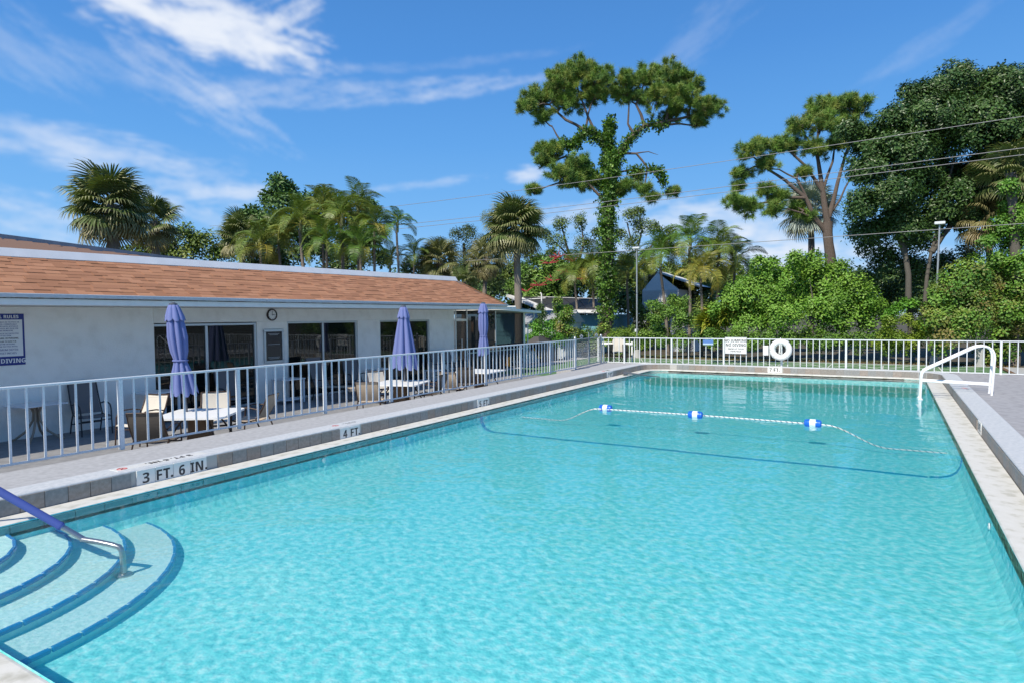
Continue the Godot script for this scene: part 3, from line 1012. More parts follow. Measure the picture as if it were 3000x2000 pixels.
	nf.bx(Vector3(0, -.47, -.33), Vector3(.05, -.40, .33), .008).bx(Vector3(0, .40, -.33), Vector3(.05, .47, .33), .008).bx(Vector3(0, -.399, -.33), Vector3(.05, .399, -.27), .008).bx(Vector3(0, -.399, .27), Vector3(.05, .399, .33), .008)
	put("frame", nf, M.alu, n)
	put("panel", MB.new().bx(Vector3(0, -.40, -.27), Vector3(.02, .40, .27)), mat(lin(.018, .02, .028), .12), n)
	for q in [[.34, .19], [.31, .14], [.05, .2], [-.31, .2], [-.345, .16]]:
		put("text_strip", MB.new().bx(Vector3(.021, q[0] - .007, -q[1]), Vector3(.0235, q[0] + .007, q[1])), mat(lin(.35, .36, .38), .6), n)
	var s := thing("pool_rules_sign", "blue and white pool rules sign on the clubhouse wall", "sign", Vector3(-14.797, 1.565, -5.28))
	put("board", MB.new().bx(Vector3(0, -.5, -.38), Vector3(.008, .5, .38), .002), M.sign_blue, s)
	put("text_field", MB.new().bx(Vector3(.0082, -.325, -.345), Vector3(.0105, .385, .345)), M.sign_white, s)
	lettering(s, "POOL RULES", .062, Vector3(.011, .44, -.04), FACE_X, M.sign_white)
	lettering(s, "NO DIVING", .085, Vector3(.011, -.413, -.07), FACE_X, M.sign_white)
	var y := .335
	for line in ["NO FOOD OR BEVERAGES IN THE POOL OR", "ON POOL WET DECK. COMMERCIALLY", "BOTTLED WATER IN PLASTIC BOTTLES IS", "ALLOWED ON THE POOL WET DECK FOR", "POOL PATRON HYDRATION."]:
		lettering(s, line, .024, Vector3(.012, y, 0), FACE_X, M.sign_blue, false, "lettering", .92)
		y -= .042
	y -= .012
	for line in ["NO GLASS OR ANIMALS IN THE FENCED POOL", "AREA AND 50 FEET FROM"]:
		lettering(s, line, .022, Vector3(.012, y, 0), FACE_X, M.sign_blue, false, "lettering", .9)
		y -= .04
	y -= .012
	lettering(s, "BATHING LOAD: 39 PERSONS.", .03, Vector3(.012, y, -.02), FACE_X, M.ink, true, "lettering", .9)
	lettering(s, "HOURS: DAWN A.M. TO DUSK P.M.", .024, Vector3(.012, y - .06, 0), FACE_X, M.ink, true, "lettering", .9)
	lettering(s, "SHOWER BEFORE ENTERING.", .022, Vector3(.012, y - .11, -.02), FACE_X, M.sign_blue, false)
	lettering(s, "DO NOT SWALLOW THE POOL WATER.", .022, Vector3(.012, y - .155, 0), FACE_X, M.sign_blue, false)
	lettering(s, "MAXIMUM DEPTH:", .036, Vector3(.012, y - .22, -.06), FACE_X, M.sign_blue, false)
	lettering(s, "7 FEET INCHES", .034, Vector3(.012, y - .285, -.08), FACE_X, M.sign_blue, false)


# ---------------------------------------------------------------- houses beyond the trees
func neighbours() -> void:
	var t := thing("blue_house", "low blue house with black solar panels on its white roof", "house")
	var z := -38.0
	var white := grain([lin(.66, .67, .68), lin(.80, .80, .80)], 1.5, .02, .6, .0, .1, 101)
	var blue := grain([lin(.14, .34, .42), lin(.19, .42, .50)], 2.0, .02, .8, .1, .1, 102)
	put("wall", MB.new().bx(Vector3(-24.5, -.5, -44.0), Vector3(-16.2, 2.0, z - .3)), blue, t)
	var gable := MB.new()
	gable.tri_out(Vector3(-24.6, 3.05, z - .25), Vector3(-19.9, 1.95, z - .25), Vector3(-24.6, 1.9, z - .25), Vector3(0, 0, 1))
	gable.tri_out(Vector3(-24.6, 3.05, z - .45), Vector3(-19.9, 1.95, z - .45), Vector3(-24.6, 1.9, z - .45), Vector3(0, 0, -1))
	put("gable", gable, blue, t)
	# the roof rises away from the pool, with a raking white edge on its left
	var ro := MB.new()
	var ra := Vector3(-19.7, 2.28, z + .4)
	var rb := Vector3(-15.6, 2.18, z + .4)
	var rc := Vector3(-17.0, 3.12, z - 4.5)
	var rd := Vector3(-26.0, 3.62, z - 4.5)
	ro.quad_out(ra, rb, rc, rd, Vector3(0, 1, .3))
	ro.quad_out(ra - Vector3(0, .16, 0), rb - Vector3(0, .16, 0), rc - Vector3(0, .16, 0), rd - Vector3(0, .16, 0), Vector3(0, -1, 0))
	ro.quad_out(ra - Vector3(0, .16, 0), rb - Vector3(0, .16, 0), rb, ra, Vector3(0, 0, 1))
	ro.quad_out(ra - Vector3(0, .16, 0), rd - Vector3(0, .16, 0), rd, ra, Vector3(-1, 0, .5))
	put("roof", ro, white, t)
	put("rake_board", MB.new().beam(ra + Vector3(-.05, -.02, 0), rd + Vector3(-.05, -.02, 0), .3, .2), white, t)
	put("eave_gutter", MB.new().beam(ra + Vector3(0, -.06, .08), rb + Vector3(0, -.06, .08), .12, .12, .02), white, t)
	for i in 6:
		var u0 := .10 + i * .142
		var u1 := u0 + .135
		var f0 := .12
		var f1 := .90
		var e := [ra.lerp(rb, u0).lerp(rd.lerp(rc, u0), f0), ra.lerp(rb, u1).lerp(rd.lerp(rc, u1), f0), ra.lerp(rb, u1).lerp(rd.lerp(rc, u1), f1), ra.lerp(rb, u0).lerp(rd.lerp(rc, u0), f1)]
		var sp := MB.new()
		var lift := Vector3(0, .06, .01)
		sp.quad_out(e[0] + lift, e[1] + lift, e[2] + lift, e[3] + lift, Vector3.UP)
		for k in 4:
			sp.quad_out(e[k], e[(k + 1) % 4], e[(k + 1) % 4] + lift, e[k] + lift, (e[k] + e[(k + 1) % 4] - e[(k + 2) % 4] - e[(k + 3) % 4]))
		put("solar_panel", sp, grain([lin(.025, .026, .03), lin(.06, .06, .065)], .8, .03, .5, .0, .1, 104), t)
	put("vent_pipe", MB.new().tube([Vector3(-20.9, 2.6, z - .6), Vector3(-20.9, 3.5, z - .6), Vector3(-21.0, 3.56, z - .6)], .05, 8), white, t)
	put("header_pipe", MB.new().tube([Vector3(-23.9, 3.12, z - 1.5), Vector3(-20.9, 3.22, z - 1.2)], .03, 8), white, t)
	put("aerial", MB.new().tube([Vector3(-17.3, 2.9, z - 2), Vector3(-17.3, 3.9, z - 2), Vector3(-16.2, 4.1, z - 2)], .03, 6).tube([Vector3(-17.2, 3.6, z - 2), Vector3(-16.9, 3.4, z - 2), Vector3(-16.5, 3.7, z - 2), Vector3(-16.5, 4.05, z - 2)], .02, 6), white, t)
	var s := thing("garden_shed", "small pale blue plank shed with grey shingle roof by the porch", "shed", Vector3(-16.9, -.45, -31.6))
	var plank := grain([lin(.42, .48, .52), lin(.58, .63, .66)], 1.0, .03, .8, .1, .1, 105, false)
	for i in 14:
		put("plank", MB.new().bx(Vector3(-1.45 + i * .2, 0, .0), Vector3(-1.26 + i * .2, 2.05, .04), .006), plank, s)
	put("body", MB.new().bx(Vector3(-1.45, 0, -2.0), Vector3(1.35, 2.05, -.001)), plank, s)
	var sh := MB.new()
	sh.quad_out(Vector3(-1.6, 2.0, .25), Vector3(1.5, 2.0, .25), Vector3(1.5, 2.72, -1.0), Vector3(-1.6, 2.72, -1.0), Vector3(0, 1, 1))
	sh.quad_out(Vector3(-1.6, 2.0, -2.2), Vector3(1.5, 2.0, -2.2), Vector3(1.5, 2.72, -1.0), Vector3(-1.6, 2.72, -1.0), Vector3(0, 1, -1))
	sh.quad_out(Vector3(-1.6, 1.93, .25), Vector3(1.5, 1.93, .25), Vector3(1.5, 2.0, .25), Vector3(-1.6, 2.0, .25), Vector3(0, 0, 1))
	sh.tri_out(Vector3(1.5, 2.0, .25), Vector3(1.5, 2.0, -2.2), Vector3(1.5, 2.72, -1.0), Vector3(1, 0, 0))
	sh.tri_out(Vector3(-1.6, 2.0, .25), Vector3(-1.6, 2.0, -2.2), Vector3(-1.6, 2.72, -1.0), Vector3(-1, 0, 0))
	var shm := grain([lin(.26, .28, .31), lin(.40, .42, .45)], .7, .05, .9, .2, .12, 106, false)
	put("roof", sh, shm, s)
	for k in 7:
		for i in 8:
			put("shingle", MB.new().box(Vector3(-1.4 + i * .385 + (k % 2) * .19, 2.06 + k * .1, .17 - k * .174), Vector3(.375, .015, .2), 0, Basis(Vector3(1, 0, 0), .47)), shm, s)
	var w := thing("white_house", "white gabled house far behind the palms", "house", Vector3(-15.2, -.5, -48.0))
	var ww := grain([lin(.62, .64, .66), lin(.74, .76, .78)], 1.6, .02, .8, .0, .1, 107)
	put("wall", MB.new().bx(Vector3(-1.7, 0, -6), Vector3(1.2, 4.4, 0)), ww, w)
	for i in 7:
		put("siding_board", MB.new().bx(Vector3(-1.7, 3.0 + i * .2, .001), Vector3(1.2, 3.17 + i * .2, .03)), ww, w)
	var wr := MB.new()
	wr.quad_out(Vector3(-.6, 5.9, -.3), Vector3(3.0, 4.55, -.3 + .6), Vector3(3.0, 4.55, -7), Vector3(-.6, 5.9, -7), Vector3(.4, 1, 0))
	wr.quad_out(Vector3(-.6, 5.9, -.3), Vector3(-2.1, 5.2, .3), Vector3(-2.1, 5.2, -7), Vector3(-.6, 5.9, -7), Vector3(-.4, 1, 0))
	wr.quad_out(Vector3(-.6, 5.78, -.32), Vector3(3.0, 4.43, .28), Vector3(3.0, 4.55, .3), Vector3(-.6, 5.9, -.3), Vector3(0, 0, 1))
	wr.tri_out(Vector3(-.6, 5.8, -.35), Vector3(-1.7, 4.4, .0), Vector3(1.2, 4.4, 0), Vector3(0, 0, 1))
	put("roof", wr, white, w)
	var c := thing("white_shed", "small white louvred structure half hidden behind croton leaves", "shed", Vector3(-11.6, -.45, -41.0))
	put("body", MB.new().bx(Vector3(-.9, 0, -1.5), Vector3(.7, 2.2, 0)), ww, c)
	put("roof", MB.new().bx(Vector3(-1.1, 2.2, -1.7), Vector3(.9, 2.42, .2), .02), white, c)
	for i in 6:
		put("louvre", MB.new().box(Vector3(-.1, 1.1 + i * .17, .03), Vector3(1.5, .03, .14), 0, Basis(Vector3(1, 0, 0), .5)), white, c)


# ---------------------------------------------------------------- patio furniture
const Y0 := -.42


# a sling chair that faces +X; back_top is the height of its back
func make_chair(called: String, sling: Material, frame: Material, back_top: float, label: String, group: String) -> Node3D:
	var t := thing(called, label, "chair", Vector3.ZERO, 0.0, group)
	var lean := back_top * .26
	var rows := []
	for i in 9:
		var u := i / 8.0
		var p := Vector3(lerpf(.30, -.20, u), .415 - .05 * sin(u * PI * .8) - .02 * u, 0)
		if i == 0:
			p += Vector3(.015, -.05, 0)
		rows.append([p + Vector3(0, 0, -.25), p + Vector3(0, -.012, 0), p + Vector3(0, 0, .25)])
	put("seat", MB.new().sheet(rows, .008), sling, t)
	rows = []
	for i in 9:
		var u := i / 8.0
		var p := Vector3(-.21 - lean * u - .03 * sin(u * PI), lerpf(.41, back_top, u), 0)
		if i == 8:
			p += Vector3(-.02, -.004, 0)
		rows.append([p + Vector3(0, 0, -.25), p + Vector3(-.018, 0, 0), p + Vector3(0, 0, .25)])
	put("backrest", MB.new().sheet(rows, .008), sling, t)
	for s in [-1.0, 1.0]:
		var z: float = .275 * s
		put("arm", MB.new().tube([Vector3(.31, 0, z), Vector3(.285, .3, z), Vector3(.27, .52, z), Vector3(.22, .60, z), Vector3(.10, .635, z), Vector3(-.1, .63, z), Vector3(-.28, .59, z)], .014, 6), frame, t)
		put("leg", MB.new().tube([Vector3(-.36, 0, z), Vector3(-.27, .25, z), Vector3(-.20, .41, z * .97), Vector3(-.21 - lean * .5 - .02, (.41 + back_top) / 2, z * .96), Vector3(-.21 - lean, back_top, z * .94)], .014, 6), frame, t)
		put("seat_rail", MB.new().tube([Vector3(.30, .385, z * .94), Vector3(.05, .345, z * .94), Vector3(-.2, .40, z * .94)], .012, 6), frame, t)
	for q in [Vector3(.28, .30, .27), Vector3(-.29, .2, .27), Vector3(-.21 - lean, back_top, .26)]:
		put("crossbar", MB.new().tube([q * Vector3(1, 1, -1), q], .012, 6), frame, t)
	return t


func facing(dx: float, dz: float) -> float:
	return atan2(-dz, dx)


func umbrella(label: String, foot: Vector3, lean: Vector3, prof: Array, pleats: int, tie: float, top: float, sd: int) -> void:
	var t := thing("patio_umbrella", label, "umbrella", foot, 0.0, "folded blue patio umbrellas")
	var ht := top - foot.y
	var ax := func(y: float) -> Vector3: return Vector3(lean.x * y / ht, y, lean.z * y / ht)
	put("pole", MB.new().tube([ax.call(.05), ax.call(ht - .03)], .021, 10), M.pole_grey, t)
	put("base", MB.new().lathe([Vector2(.25, 0), Vector2(.25, .04), Vector2(.2, .06), Vector2(.05, .08), Vector2(.03, .3), Vector2(0, .3)], 20), M.pole_grey, t)
	var rr := RandomNumberGenerator.new()
	rr.seed = sd
	var ph := []
	for i in pleats:
		ph.append(rr.randf_range(-.25, .25))
	var skin := func(pr: Array, wav: float, hem: float) -> MB:
		var m := MB.new()
		var n := pleats * 8
		var rows := []
		for j in pr.size():
			var row := PackedVector3Array()
			for k in n:
				var a: float = TAU * k / n
				var lobe := k * pleats / n
				var fr: float = fmod(k * pleats / float(n), 1.0)
				var crest := pow(absf(cos((fr - .5) * PI)), .6)
				var swirl: float = ph[lobe] * .5 * j / pr.size()
				var rad: float = pr[j].x * (1.0 - wav + 1.35 * wav * crest)
				var dy: float = 0.0
				if j == 0:
					dy = hem * (.5 - crest) + ph[lobe] * hem
				row.append(ax.call(pr[j].y + dy - foot.y) + Vector3(cos(a + swirl) * rad, 0, sin(a + swirl) * rad))
			rows.append(row)
		var nr := []
		for j in rows.size():
			var row := PackedVector3Array()
			for k in n:
				var du: Vector3 = rows[j][(k + 1) % n] - rows[j][(k + n - 1) % n]
				var dv: Vector3 = rows[mini(j + 1, rows.size() - 1)][k] - rows[maxi(j - 1, 0)][k]
				row.append(dv.cross(du).normalized())
			nr.append(row)
		for j in rows.size() - 1:
			for k in n:
				var q := (k + 1) % n
				m.tri_n(rows[j][k], rows[j + 1][k], rows[j + 1][q], nr[j][k], nr[j + 1][k], nr[j + 1][q])
				m.tri_n(rows[j][k], rows[j + 1][q], rows[j][q], nr[j][k], nr[j + 1][q], nr[j][q])
		return m
	put("canopy", skin.call(prof, .30, .13), M.canvas, t)
	put("vent_skirt", skin.call([Vector2(.165, top - .29), Vector2(.15, top - .22), Vector2(.105, top - .08), Vector2(.075, top - .02), Vector2(.02, top - .005)], .16, .05), M.canvas, t)
	put("finial", MB.new().lathe([Vector2(.07, ht - .015), Vector2(.07, ht + .005), Vector2(.03, ht + .03), Vector2(0, ht + .03)], 12, Transform3D(Basis(), Vector3(lean.x, 0, lean.z))), M.pole_grey, t)
	if tie > 0.0:
		var c: Vector3 = ax.call(tie - foot.y)
		put("tie_strap", MB.new().ring(c, Vector3.UP, .118, .016, 20, 8), M.canvas, t)


func table(label: String, at: Vector3, turn: float, half: float) -> Node3D:
	var t := thing("umbrella_table", label, "table", at, turn, "white patio tables under the umbrellas")
	var poly := PackedVector2Array()
	for q in [[1, 1, 0], [-1, 1, 90], [-1, -1, 180], [1, -1, 270]]:
		for i in 6:
			var a := deg_to_rad(q[2] + i * 18.0)
			poly.append(Vector2(q[0] * (half - .14), q[1] * (half - .14)) + Vector2(cos(a), sin(a)) * .14)
	put("top", MB.new().prism(poly, .635, .67), M.table_top, t)
	put("pedestal", MB.new().bx(Vector3(-.16, 0, -.16), Vector3(.16, .634, .16), .01), M.wood, t)
	for k in 4:
		var a := PI / 4 + k * PI / 2
		var d := Vector3(cos(a), 0, sin(a))
		put("leg", MB.new().tube([d * .62 + Vector3(0, .012, 0), d * .55 + Vector3(0, .25, 0), d * .42 + Vector3(0, .45, 0), d * .3 + Vector3(0, .6, 0), d * .2 + Vector3(0, .62, 0)], .016, 6), M.bronze, t)
	return t


func side_table(label: String, at: Vector3, turn: float, w: float, d: float, h: float) -> void:
	var t := thing("side_table", label, "table", at, turn, "small white side tables by the wall")
	put("top", MB.new().bx(Vector3(-w / 2, h - .035, -d / 2), Vector3(w / 2, h, d / 2), .012), M.resin, t)
	for sx in [-1, 1]:
		for sz in [-1, 1]:
			put("leg", MB.new().bx(Vector3(sx * (w / 2 - .02), 0, sz * (d / 2 - .02)), Vector3(sx * (w / 2 - .07), h - .036, sz * (d / 2 - .07)), .008), M.resin, t)
	put("shelf", MB.new().bx(Vector3(-w / 2 + .03, .09, -d / 2 + .03), Vector3(w / 2 - .03, .115, d / 2 - .03), .006), M.resin, t)


func furniture() -> void:
	umbrella("folded leaning blue umbrella tied at the waist, nearest the camera", Vector3(-10.86, Y0, -6.65), Vector3(-.30, 0, .08), [Vector2(.215, .60), Vector2(.20, .72), Vector2(.15, .98), Vector2(.105, 1.14), Vector2(.10, 1.20), Vector2(.135, 1.34), Vector2(.155, 1.6), Vector2(.135, 1.85), Vector2(.10, 2.02), Vector2(.06, 2.1)], 8, 1.18, 2.2, 3)
	umbrella("folded blue umbrella hanging loose without a tie, in the middle of the row", Vector3(-10.93, Y0, -12.6), Vector3(-.03, 0, -.02), [Vector2(.335, .62), Vector2(.33, .7), Vector2(.27, 1.1), Vector2(.205, 1.5), Vector2(.15, 1.8), Vector2(.115, 1.98), Vector2(.06, 2.1)], 8, 0.0, 2.21, 7)
	umbrella("slim folded blue umbrella in front of the screened porch", Vector3(-11.29, Y0, -16.87), Vector3(-.02, 0, -.04), [Vector2(.175, .74), Vector2(.17, .85), Vector2(.135, 1.15), Vector2(.11, 1.29), Vector2(.108, 1.34), Vector2(.14, 1.5), Vector2(.15, 1.7), Vector2(.14, 1.95), Vector2(.11, 2.15), Vector2(.06, 2.26)], 8, 1.3, 2.36, 11)
	table("white patio table under the leaning umbrella, nearest the camera", Vector3(-10.58, Y0, -6.67), .62, .60)
	table("white patio table under the loose umbrella in the middle", Vector3(-10.86, Y0, -12.38), .35, .62)
	table("white patio table under the slim umbrella by the porch", Vector3(-10.95, Y0, -16.2), .1, .62)
	var g := "sling chairs round the umbrella tables"
	var light := make_chair("sling_chair", M.sling_light, M.bronze, .88, "pale sling chair on the wall side of the nearest white table", g)
	light.position = Vector3(-12.25, Y0, -6.5)
	light.rotation.y = facing(.3, .95)
	copy(light, Vector3(-11.35, Y0, -7.45), facing(.8, .6), "pale sling chair facing the pool just beyond the nearest table")
	copy(light, Vector3(-11.75, Y0, -12.65), facing(.95, .3), "pale sling chair on the wall side of the middle table")
	var tan := make_chair("sling_chair", M.sling_tan, M.bronze, .86, "tan sling chair turned towards the wall, alone between two tables", g)
	tan.position = Vector3(-10.75, Y0, -7.85)
	tan.rotation.y = facing(-.88, .47)
	copy(tan, Vector3(-10.55, Y0, -10.95), facing(-.5, -.85), "tan sling chair seen from behind at the middle table")
	copy(tan, Vector3(-10.35, Y0, -13.95), facing(-.2, -.98), "tan sling chair standing between the middle and far tables")
	var dark := make_chair("sling_chair", M.sling_dark, M.bronze, .88, "dark brown sling chair with its back to the fence at the nearest table", g)
	dark.position = Vector3(-10.3, Y0, -5.72)
	dark.rotation.y = facing(-.62, -.78)
	copy(dark, Vector3(-10.22, Y0, -12.72), facing(-.97, .2), "dark brown sling chair with its back to the fence at the middle table")
	copy(dark, Vector3(-10.75, Y0, -15.15), facing(-.5, -.85), "dark brown sling chair at the far table by the porch")
	var lg := "high backed lounge chairs along the wall"
	var tall := make_chair("lounge_chair", M.sling_shaded, M.dark_frame, 1.06, "dark high backed chair against the wall between the rules sign and the first door", lg)
	tall.position = Vector3(-14.2, Y0, -6.55)
	tall.rotation.y = facing(.98, .12)
	copy(tall, Vector3(-14.1, Y0, -9.75), facing(.95, .2), "dark high backed chair before the first sliding door")
	copy(tall, Vector3(-14.2, Y0, -14.1), facing(.9, .35), "dark high backed chair at the far edge of the second door")
	copy(tall, Vector3(-14.2, Y0, -18.55), facing(.97, .1), "left one of two dark high backed chairs by the wall corner")
	copy(tall, Vector3(-14.15, Y0, -19.3), facing(.97, -.1), "right one of two dark high backed chairs by the wall corner")
	copy(tall, Vector3(-14.25, Y0, -4.55), facing(.98, 0), "dark high backed chair under the rules sign, cut by the frame")
	# a reclining lounger with a long seat
	var ch := thing("chaise_lounger", "long lounger, tan seat and grey back coloured for sun and shade, before the second door", "sun lounger", Vector3(-13.9, Y0, -12.75), facing(.99, -.12))
	var rows := []
	for q in [[.98, .30], [.95, .37], [.86, .40], [.5, .39], [.1, .37], [-.28, .36]]:
		rows.append([Vector3(q[0], q[1], -.29), Vector3(q[0], q[1] - .012, 0), Vector3(q[0], q[1], .29)])
	put("seat", MB.new().sheet(rows, .008), M.sling_tan, ch)  # sunlit tone of the lounger's one sling, painted in
	rows = []
	for q in [[-.28, .37], [-.38, .6], [-.5, .9], [-.62, 1.2]]:
		rows.append([Vector3(q[0], q[1], -.29), Vector3(q[0] - .015, q[1], 0), Vector3(q[0], q[1], .29)])
	put("backrest", MB.new().sheet(rows, .008), M.sling_shaded, ch)  # same sling as the seat, its shade put into the grey
	for s in [-.31, .31]:
		put("side_rail", MB.new().tube([Vector3(.98, .29, s), Vector3(.9, .375, s), Vector3(-.28, .345, s), Vector3(-.62, 1.2, s)], .015, 6), M.dark_frame, ch)
		put("leg", MB.new().tube([Vector3(.8, .38, s), Vector3(.9, 0, s)], .016, 6), M.dark_frame, ch)
		put("leg", MB.new().tube([Vector3(-.25, .36, s), Vector3(-.4, 0, s)], .016, 6), M.dark_frame, ch)
		put("arm", MB.new().tube([Vector3(.05, .37, s), Vector3(.05, .58, s), Vector3(-.36, .6, s)], .013, 6), M.dark_frame, ch)
	# pedestal table below the rules sign
	var pt := thing("pedestal_table", "square white table on four curved tan legs near the rules sign", "table", Vector3(-14.32, Y0, -5.62), .12)
	put("top", MB.new().bx(Vector3(-.37, .70, -.4), Vector3(.37, .725, .4), .01), M.resin, pt)
	for k in 4:
		var a := PI / 4 + k * PI / 2
		var d := Vector3(cos(a), 0, sin(a))
		put("leg", MB.new().tube([d * .46 + Vector3(0, .018, 0), d * .36 + Vector3(0, .05, 0), d * .18 + Vector3(0, .19, 0), d * .06 + Vector3(0, .4, 0), d * .045 + Vector3(0, .55, 0), d * .09 + Vector3(0, .70, 0)], .022, 8), M.tan_frame, pt)
	side_table("white side table between the high backed chair and the first door", Vector3(-14.35, Y0, -8.0), .05, .62, .8, .72)
	side_table("white side table below the notice board", Vector3(-14.42, Y0, -11.72), 0.0, .55, .75, .68)
	side_table("white side table on the wall between the second and third doors", Vector3(-14.45, Y0, -15.4), 0.0, .55, .8, .68)
	side_table("low white side table before the third door", Vector3(-14.2, Y0, -17.95), 0.0, .5, .55, .45)


# ---------------------------------------------------------------- things in and round the pool
func pool_things() -> void:
	# depth markers set in the tile face and on the coping
	var face := [[-4.70, .96, "3 FT. 6 IN.", "white depth tiles reading three feet six inches in the left tile face"], [-7.865, .47, "4 FT.", "white depth tiles reading four feet in the left tile face"], [-12.06, .47, "5 FT.", "white depth tiles reading five feet in the left tile face"], [-19.76, .47, "7 FT.", "white depth tiles reading seven feet in the left tile face near the gate"]]
	for q in face:
		var y: float = -.088 + rise(q[0])
		var t := thing("depth_marker", q[3], "depth marker", Vector3(-8.098, y, q[0]), 0.0, "depth markers in the tile face")
		var n := int(round(q[1] / .24))
		for i in n:
			put("tile", MB.new().box(Vector3(-.006, .006, (i - (n - 1) / 2.0) * .237), Vector3(.018, .205, .232), .003), M.white_tile, t)
		var words: PackedStringArray = q[2].split(" ")
		for i in words.size():
			lettering(t, words[i], .132, Vector3(.004, -.002, ((words.size() - 1) / 2.0 - i) * .237), FACE_X, M.ink, true, "lettering", .95)
	var ft := thing("depth_marker", "white 7 foot depth tile in the far tile face, below the lifebuoy", "depth marker", Vector3(-3.48, -.036, -23.588), 0.0, "depth markers in the tile face")
	for i in 2:
		put("tile", MB.new().box(Vector3((i - .5) * .237, .006, -.006), Vector3(.232, .215, .018), .003), M.white_tile, ft)
	lettering(ft, "7 FT.", .122, Vector3(0, -.002, .004), FACE_Z, M.ink, true, "lettering", .95)
	var rt := thing("depth_marker", "white depth tile in the pool's right tile face", "depth marker", Vector3(1.318, -.06, -13.25), 0.0, "depth markers in the tile face")
	for i in 2:
		put("tile", MB.new().box(Vector3(.006, .0, (i - .5) * .237), Vector3(.018, .20, .232), .003), M.white_tile, rt)
	lettering(rt, "5 FT.", .12, Vector3(-.004, 0, 0), Basis(Vector3(0, 0, 1), Vector3.UP, Vector3(-1, 0, 0)), M.ink)
	var flat := Basis(Vector3(0, 0, 1), Vector3(1, 0, 0), Vector3(0, 1, 0))
	for q in [[-4.66, 1.2, "3 FT. 6 IN.", "flat no diving marker on the coping above the three feet six tiles"], [-7.95, .66, "4 FT.", "flat no diving marker on the coping above the four feet tiles"], [-12.2, .66, "5 FT.", "flat no diving marker on the coping above the five feet tiles"], [-19.9, .66, "7 FT.", "flat no diving marker on the coping above the seven feet tiles by the gate"]]:
		var t := thing("coping_marker", q[3], "depth marker", Vector3(-8.30, .0335 + rise(q[0]), q[0]), 0.0, "depth markers flat on the coping")
		put("plate", MB.new().box(Vector3(0, .002, 0), Vector3(.20, .009, q[1]), .001), M.white_tile, t)
		lettering(t, q[2], .10, Vector3(.0, .008, -.11), flat, M.ink, true, "lettering", .95)
		put("ban_ring", MB.new().ring(Vector3(0, .007, q[1] / 2 - .10), Vector3.UP, .056, .004, 20, 6).beam(Vector3(-.035, .008, q[1] / 2 - .065), Vector3(.035, .008, q[1] / 2 - .135), .01, .006), M.red, t)
		put("diver", MB.new().beam(Vector3(-.02, .008, q[1] / 2 - .12), Vector3(.025, .008, q[1] / 2 - .08), .014, .003), M.ink, t)
	var flat_r := Basis(Vector3(0, 0, -1), Vector3(-1, 0, 0), Vector3(0, 1, 0))
	for q in [[-11.95, "white 5 foot no diving marker flat on the right coping"], [-18.6, "white no diving marker on the right coping under the ladder rails"]]:
		var t := thing("coping_marker", q[1], "depth marker", Vector3(1.56, .0335 + rise(q[0]), q[0]), 0.0, "depth markers flat on the coping")
		put("plate", MB.new().box(Vector3(0, .001, 0), Vector3(.17, .006, .66), .001), M.white_tile, t)
		lettering(t, "5 FT." if q[0] > -13 else "7 FT.", .10, Vector3(.02, .0055, .08), flat_r, M.ink, true, "lettering", .95)
		put("ban_ring", MB.new().ring(Vector3(0, .005, -.22), Vector3.UP, .06, .007, 20, 6).beam(Vector3(-.04, .006, -.26), Vector3(.04, .006, -.18), .012, .006), M.red, t)
	# handrail in the corner steps
	var h := thing("stair_handrail", "steel handrail with a blue padded sleeve going down the corner steps", "handrail")
	var e := Vector3(-6.62, -.17, -2.93)
	var up := (Vector3(-7.10, .33, -2.47) - e).normalized()
	put("sleeve", MB.new().tube([e + up * .20, e + up * .22, e + up * 1.7], [.034, .036, .036], 16), M.sleeve_blue, h)
	put("sleeve_hem", MB.new().tube([e + up * .215, e + up * .235], .0385, 16), M.sleeve_blue, h)
	put("rail", MB.new().tube([Vector3(-8.6, 0.02, -1.05), Vector3(-8.6, .95, -1.05), e + up * 2.2, e + up * 1.71], .025, 12), M.steel, h)
	put("rail_end", MB.new().tube([e + up * .21, e, e - up * .03], .026, 14), M.steel, h)
	put("submerged_bar", MB.new().tube([e + Vector3(.0, -.012, 0), Vector3(-6.45, -.20, -3.0), Vector3(-6.32, -.225, -3.06), Vector3(-6.26, -.245, -3.09), Vector3(-6.235, -.29, -3.10), Vector3(-6.225, -.515, -3.105)], .026, 12), M.steel, h)
	put("base_flange", MB.new().lathe([Vector2(.075, -.515), Vector2(.075, -.503), Vector2(.06, -.492), Vector2(.03, -.488)], 20, Transform3D(Basis(), Vector3(-6.225, 0, -3.105))), M.steel, h)
	# ladder rails on the right
	var l := thing("pool_ladder", "white tubular ladder handrails at the right edge of the pool", "ladder")
	for z in [-17.95, -18.38]:
		var pts := [Vector3(.62, -.62, z), Vector3(.63, -.1, z)]
		pts.append_array([Vector3(.645, .36, z), Vector3(.66, .45, z), Vector3(.70, .515, z), Vector3(.76, .56, z)])
		pts.append_array([Vector3(1.62, 1.06, z), Vector3(1.72, 1.105, z), Vector3(1.83, 1.12, z), Vector3(1.92, 1.10, z), Vector3(2.0, 1.04, z), Vector3(2.035, .95, z), Vector3(2.045, .85, z), Vector3(2.0, -.02, z)])
		var side := part("side_rail", l)
		put("tube", MB.new().tube(pts, .026, 14), M.ladder_white, side)
		put("brace", MB.new().tube([Vector3(.645, .275, z), Vector3(2.01, .235, z)], .02, 12), M.ladder_white, side)
		put("flange", MB.new().lathe([Vector2(.055, -.185), Vector2(.055, -.165), Vector2(.03, -.15), Vector2(.026, -.14)], 16, Transform3D(Basis(), Vector3(.63, 0, z))), M.ladder_white, side)
	for i in 2:
		put("tread", MB.new().box(Vector3(.62, -.36 - i * .16, -18.165), Vector3(.09, .03, .42), .008), M.ladder_white, l)
	# rope with three floats
	var r := thing("lane_rope", "white and navy twisted safety rope across the pool", "rope")
	var rp := []
